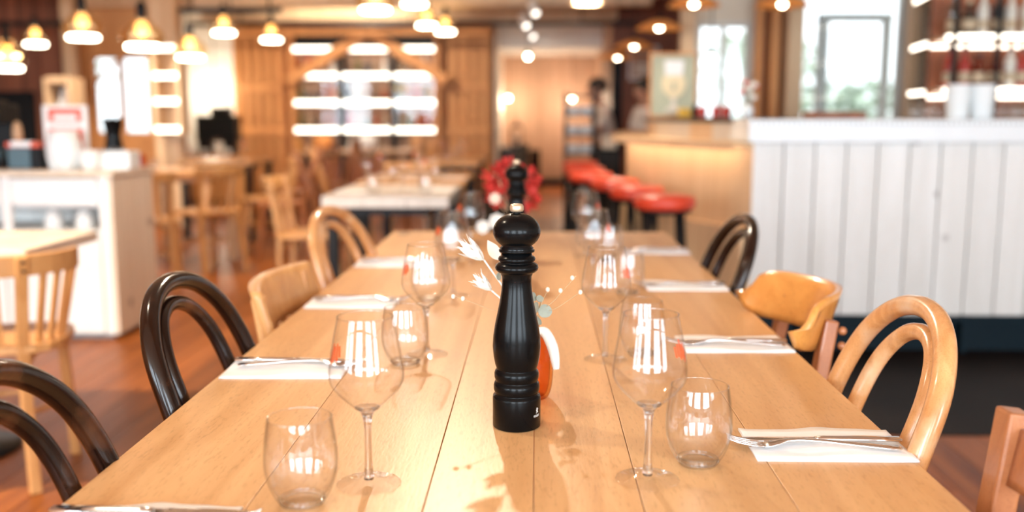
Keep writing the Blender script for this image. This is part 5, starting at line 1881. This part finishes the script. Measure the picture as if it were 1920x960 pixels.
# sideboard and black machine in front of the lit recess
t = thing('sideboard', 'low wooden sideboard against the white recess', 'sideboard', (ony(412, 300, 12.9).x, 12.9, 0))
MB().box(-.34, -.22, .05, .40, .25, .60).build('body', m_wallwood, t, .005)
MB().box(-.36, -.24, .60, .42, .26, .64).build('top', m_timber, t, .004)
for k in range(3):
    d_ = MB().box(-.34 + k * .245, -.236, .08, -.34 + k * .245 + .235, -.22, .58).build('door', m_wallwood, t, .003)
    MB().ball((-.34 + k * .245 + .2, -.245, .35), .014, 10, 6).build('knob', m_iron, d_)
MB().box(-.32, -.2, 0, .38, .22, .05).build('plinth', m_black, t)
t = thing('boxy_machine', 'large black boxy machine standing in front of the white recess', 'machine', (ony(406, 290, 12.7).x, 12.8, .64))
MB().box(-.26, -.13, .17, .27, .15, .52).build('housing', m_black, t, .02)
MB().box(-.06, -.12, .52, .18, .12, .63).build('hopper', m_black, t, .02)
for s in (-1, 1):
    MB().box(s * .17 - .07, -.12, 0, s * .17 + .07, .13, .17).build('foot', m_black, t, .01)
MB().tube([(0, -.14, .17), (0, -.14, .1)], .02, 10).build('spout', m_steel, t)
for j, px in enumerate((355, 380, 424)):
    o = MB().lathe([(0, 0), (.03, 0), (.045, .03), (.05, .08), (.045, .08), (.03, .015), (0, .01)], 20).build('cup', m_porcelain, None, 0, (ony(px, 292, 12.6).x, 12.70 - .0, .64))
    o.location.y = 12.70 if j != 1 else 12.70
    tag(o, ['white cup at the left end of the sideboard', 'white cup between the feet of the black machine', 'white cup at the right end of the sideboard'][j], 'cup', 'white cups on the sideboard')

# narrow lit shelves by the left window column, pale ladder shelf by the dark corner
xa, xb = ony(301, 200, 9.75).x, ony(345, 200, 9.75).x
t = thing('narrow_shelf', 'narrow pale shelf with glowing edges on the left column', 'shelf', (0, 0, 0))
for x_ in (xa, xb):
    MB().box(x_ - .025, 9.60, ony(300, 252, 9.6).z, x_ + .025, 9.83, ony(300, 70, 9.6).z).build('upright', m_paletimber, t)
for y_ in (90, 142, 190, 243):
    z_ = ony(320, y_, 9.6).z
    b = MB().box(xa + .025, 9.60, z_ - .02, xb - .025, 9.83, z_ + .02).build('shelf_board', m_paletimber, t)
    MB().box(xa + .0, 9.585, z_ - .025, xb, 9.598, z_ + .025).build('light_strip', m_strip, b)
xa, xb = ony(97, 200, 9.3).x, ony(139, 200, 9.3).x
t = thing('ladder_shelf', 'pale wooden ladder shelf behind the menu stand', 'shelf', (0, 0, 0))
for x_ in (xa, xb):
    MB().box(x_ - .016, 9.2, 0, x_ + .016, 9.5, 1.52).build('upright', m_paletimber, t)
MB().box(xa + .03, 9.49, .1, xb - .03, 9.5, 1.5).build('back_panel', m_black, t)  # black sheet stands for the shade inside the shelf
for z_ in (.3, .75, 1.15, 1.5):
    MB().box(xa + .03, 9.2, z_ - .03, xb - .03, 9.5, z_ + .03).build('shelf_board', m_paletimber, t)
t = thing('table_lamp', 'small white cone lamp on the ladder shelf', 'lamp', ((xa + xb) / 2, 9.35, 1.18))
MB().lathe([(0, 0), (.05, 0), (.05, .01), (.01, .02), (.01, .1), (0, .1)], 20).build('base', m_porcelain, t)
MB().lathe([(.07, .08), (.03, .22), (.02, .25), (0, .255), (0, .25), (.018, .246), (.028, .218), (.066, .08)], 24).build('shade', m_porcelain, t)

# props on the table before the far shelves
for j, (px, py, m, w2) in enumerate(((606, 282, m_copper, 'copper pot on the table before the left bay of the shelves'), (690, 280, m_porcelain, 'round white pot on the table before the middle bay'))):
    q = ony(px, py, 11.5)
    o = MB().lathe([(0, 0), (.07, 0), (.11, .05), (.12, .11), (.10, .17), (.08, .18), (.07, .17), (0, .16)], 24).build('pot', m, None, 0, (q.x, 11.5, .75))
    tag(o, w2, 'pot')
for j, (px, Y) in enumerate(((784, 9.7), (800, 9.5), (720, 11.6))):
    pass
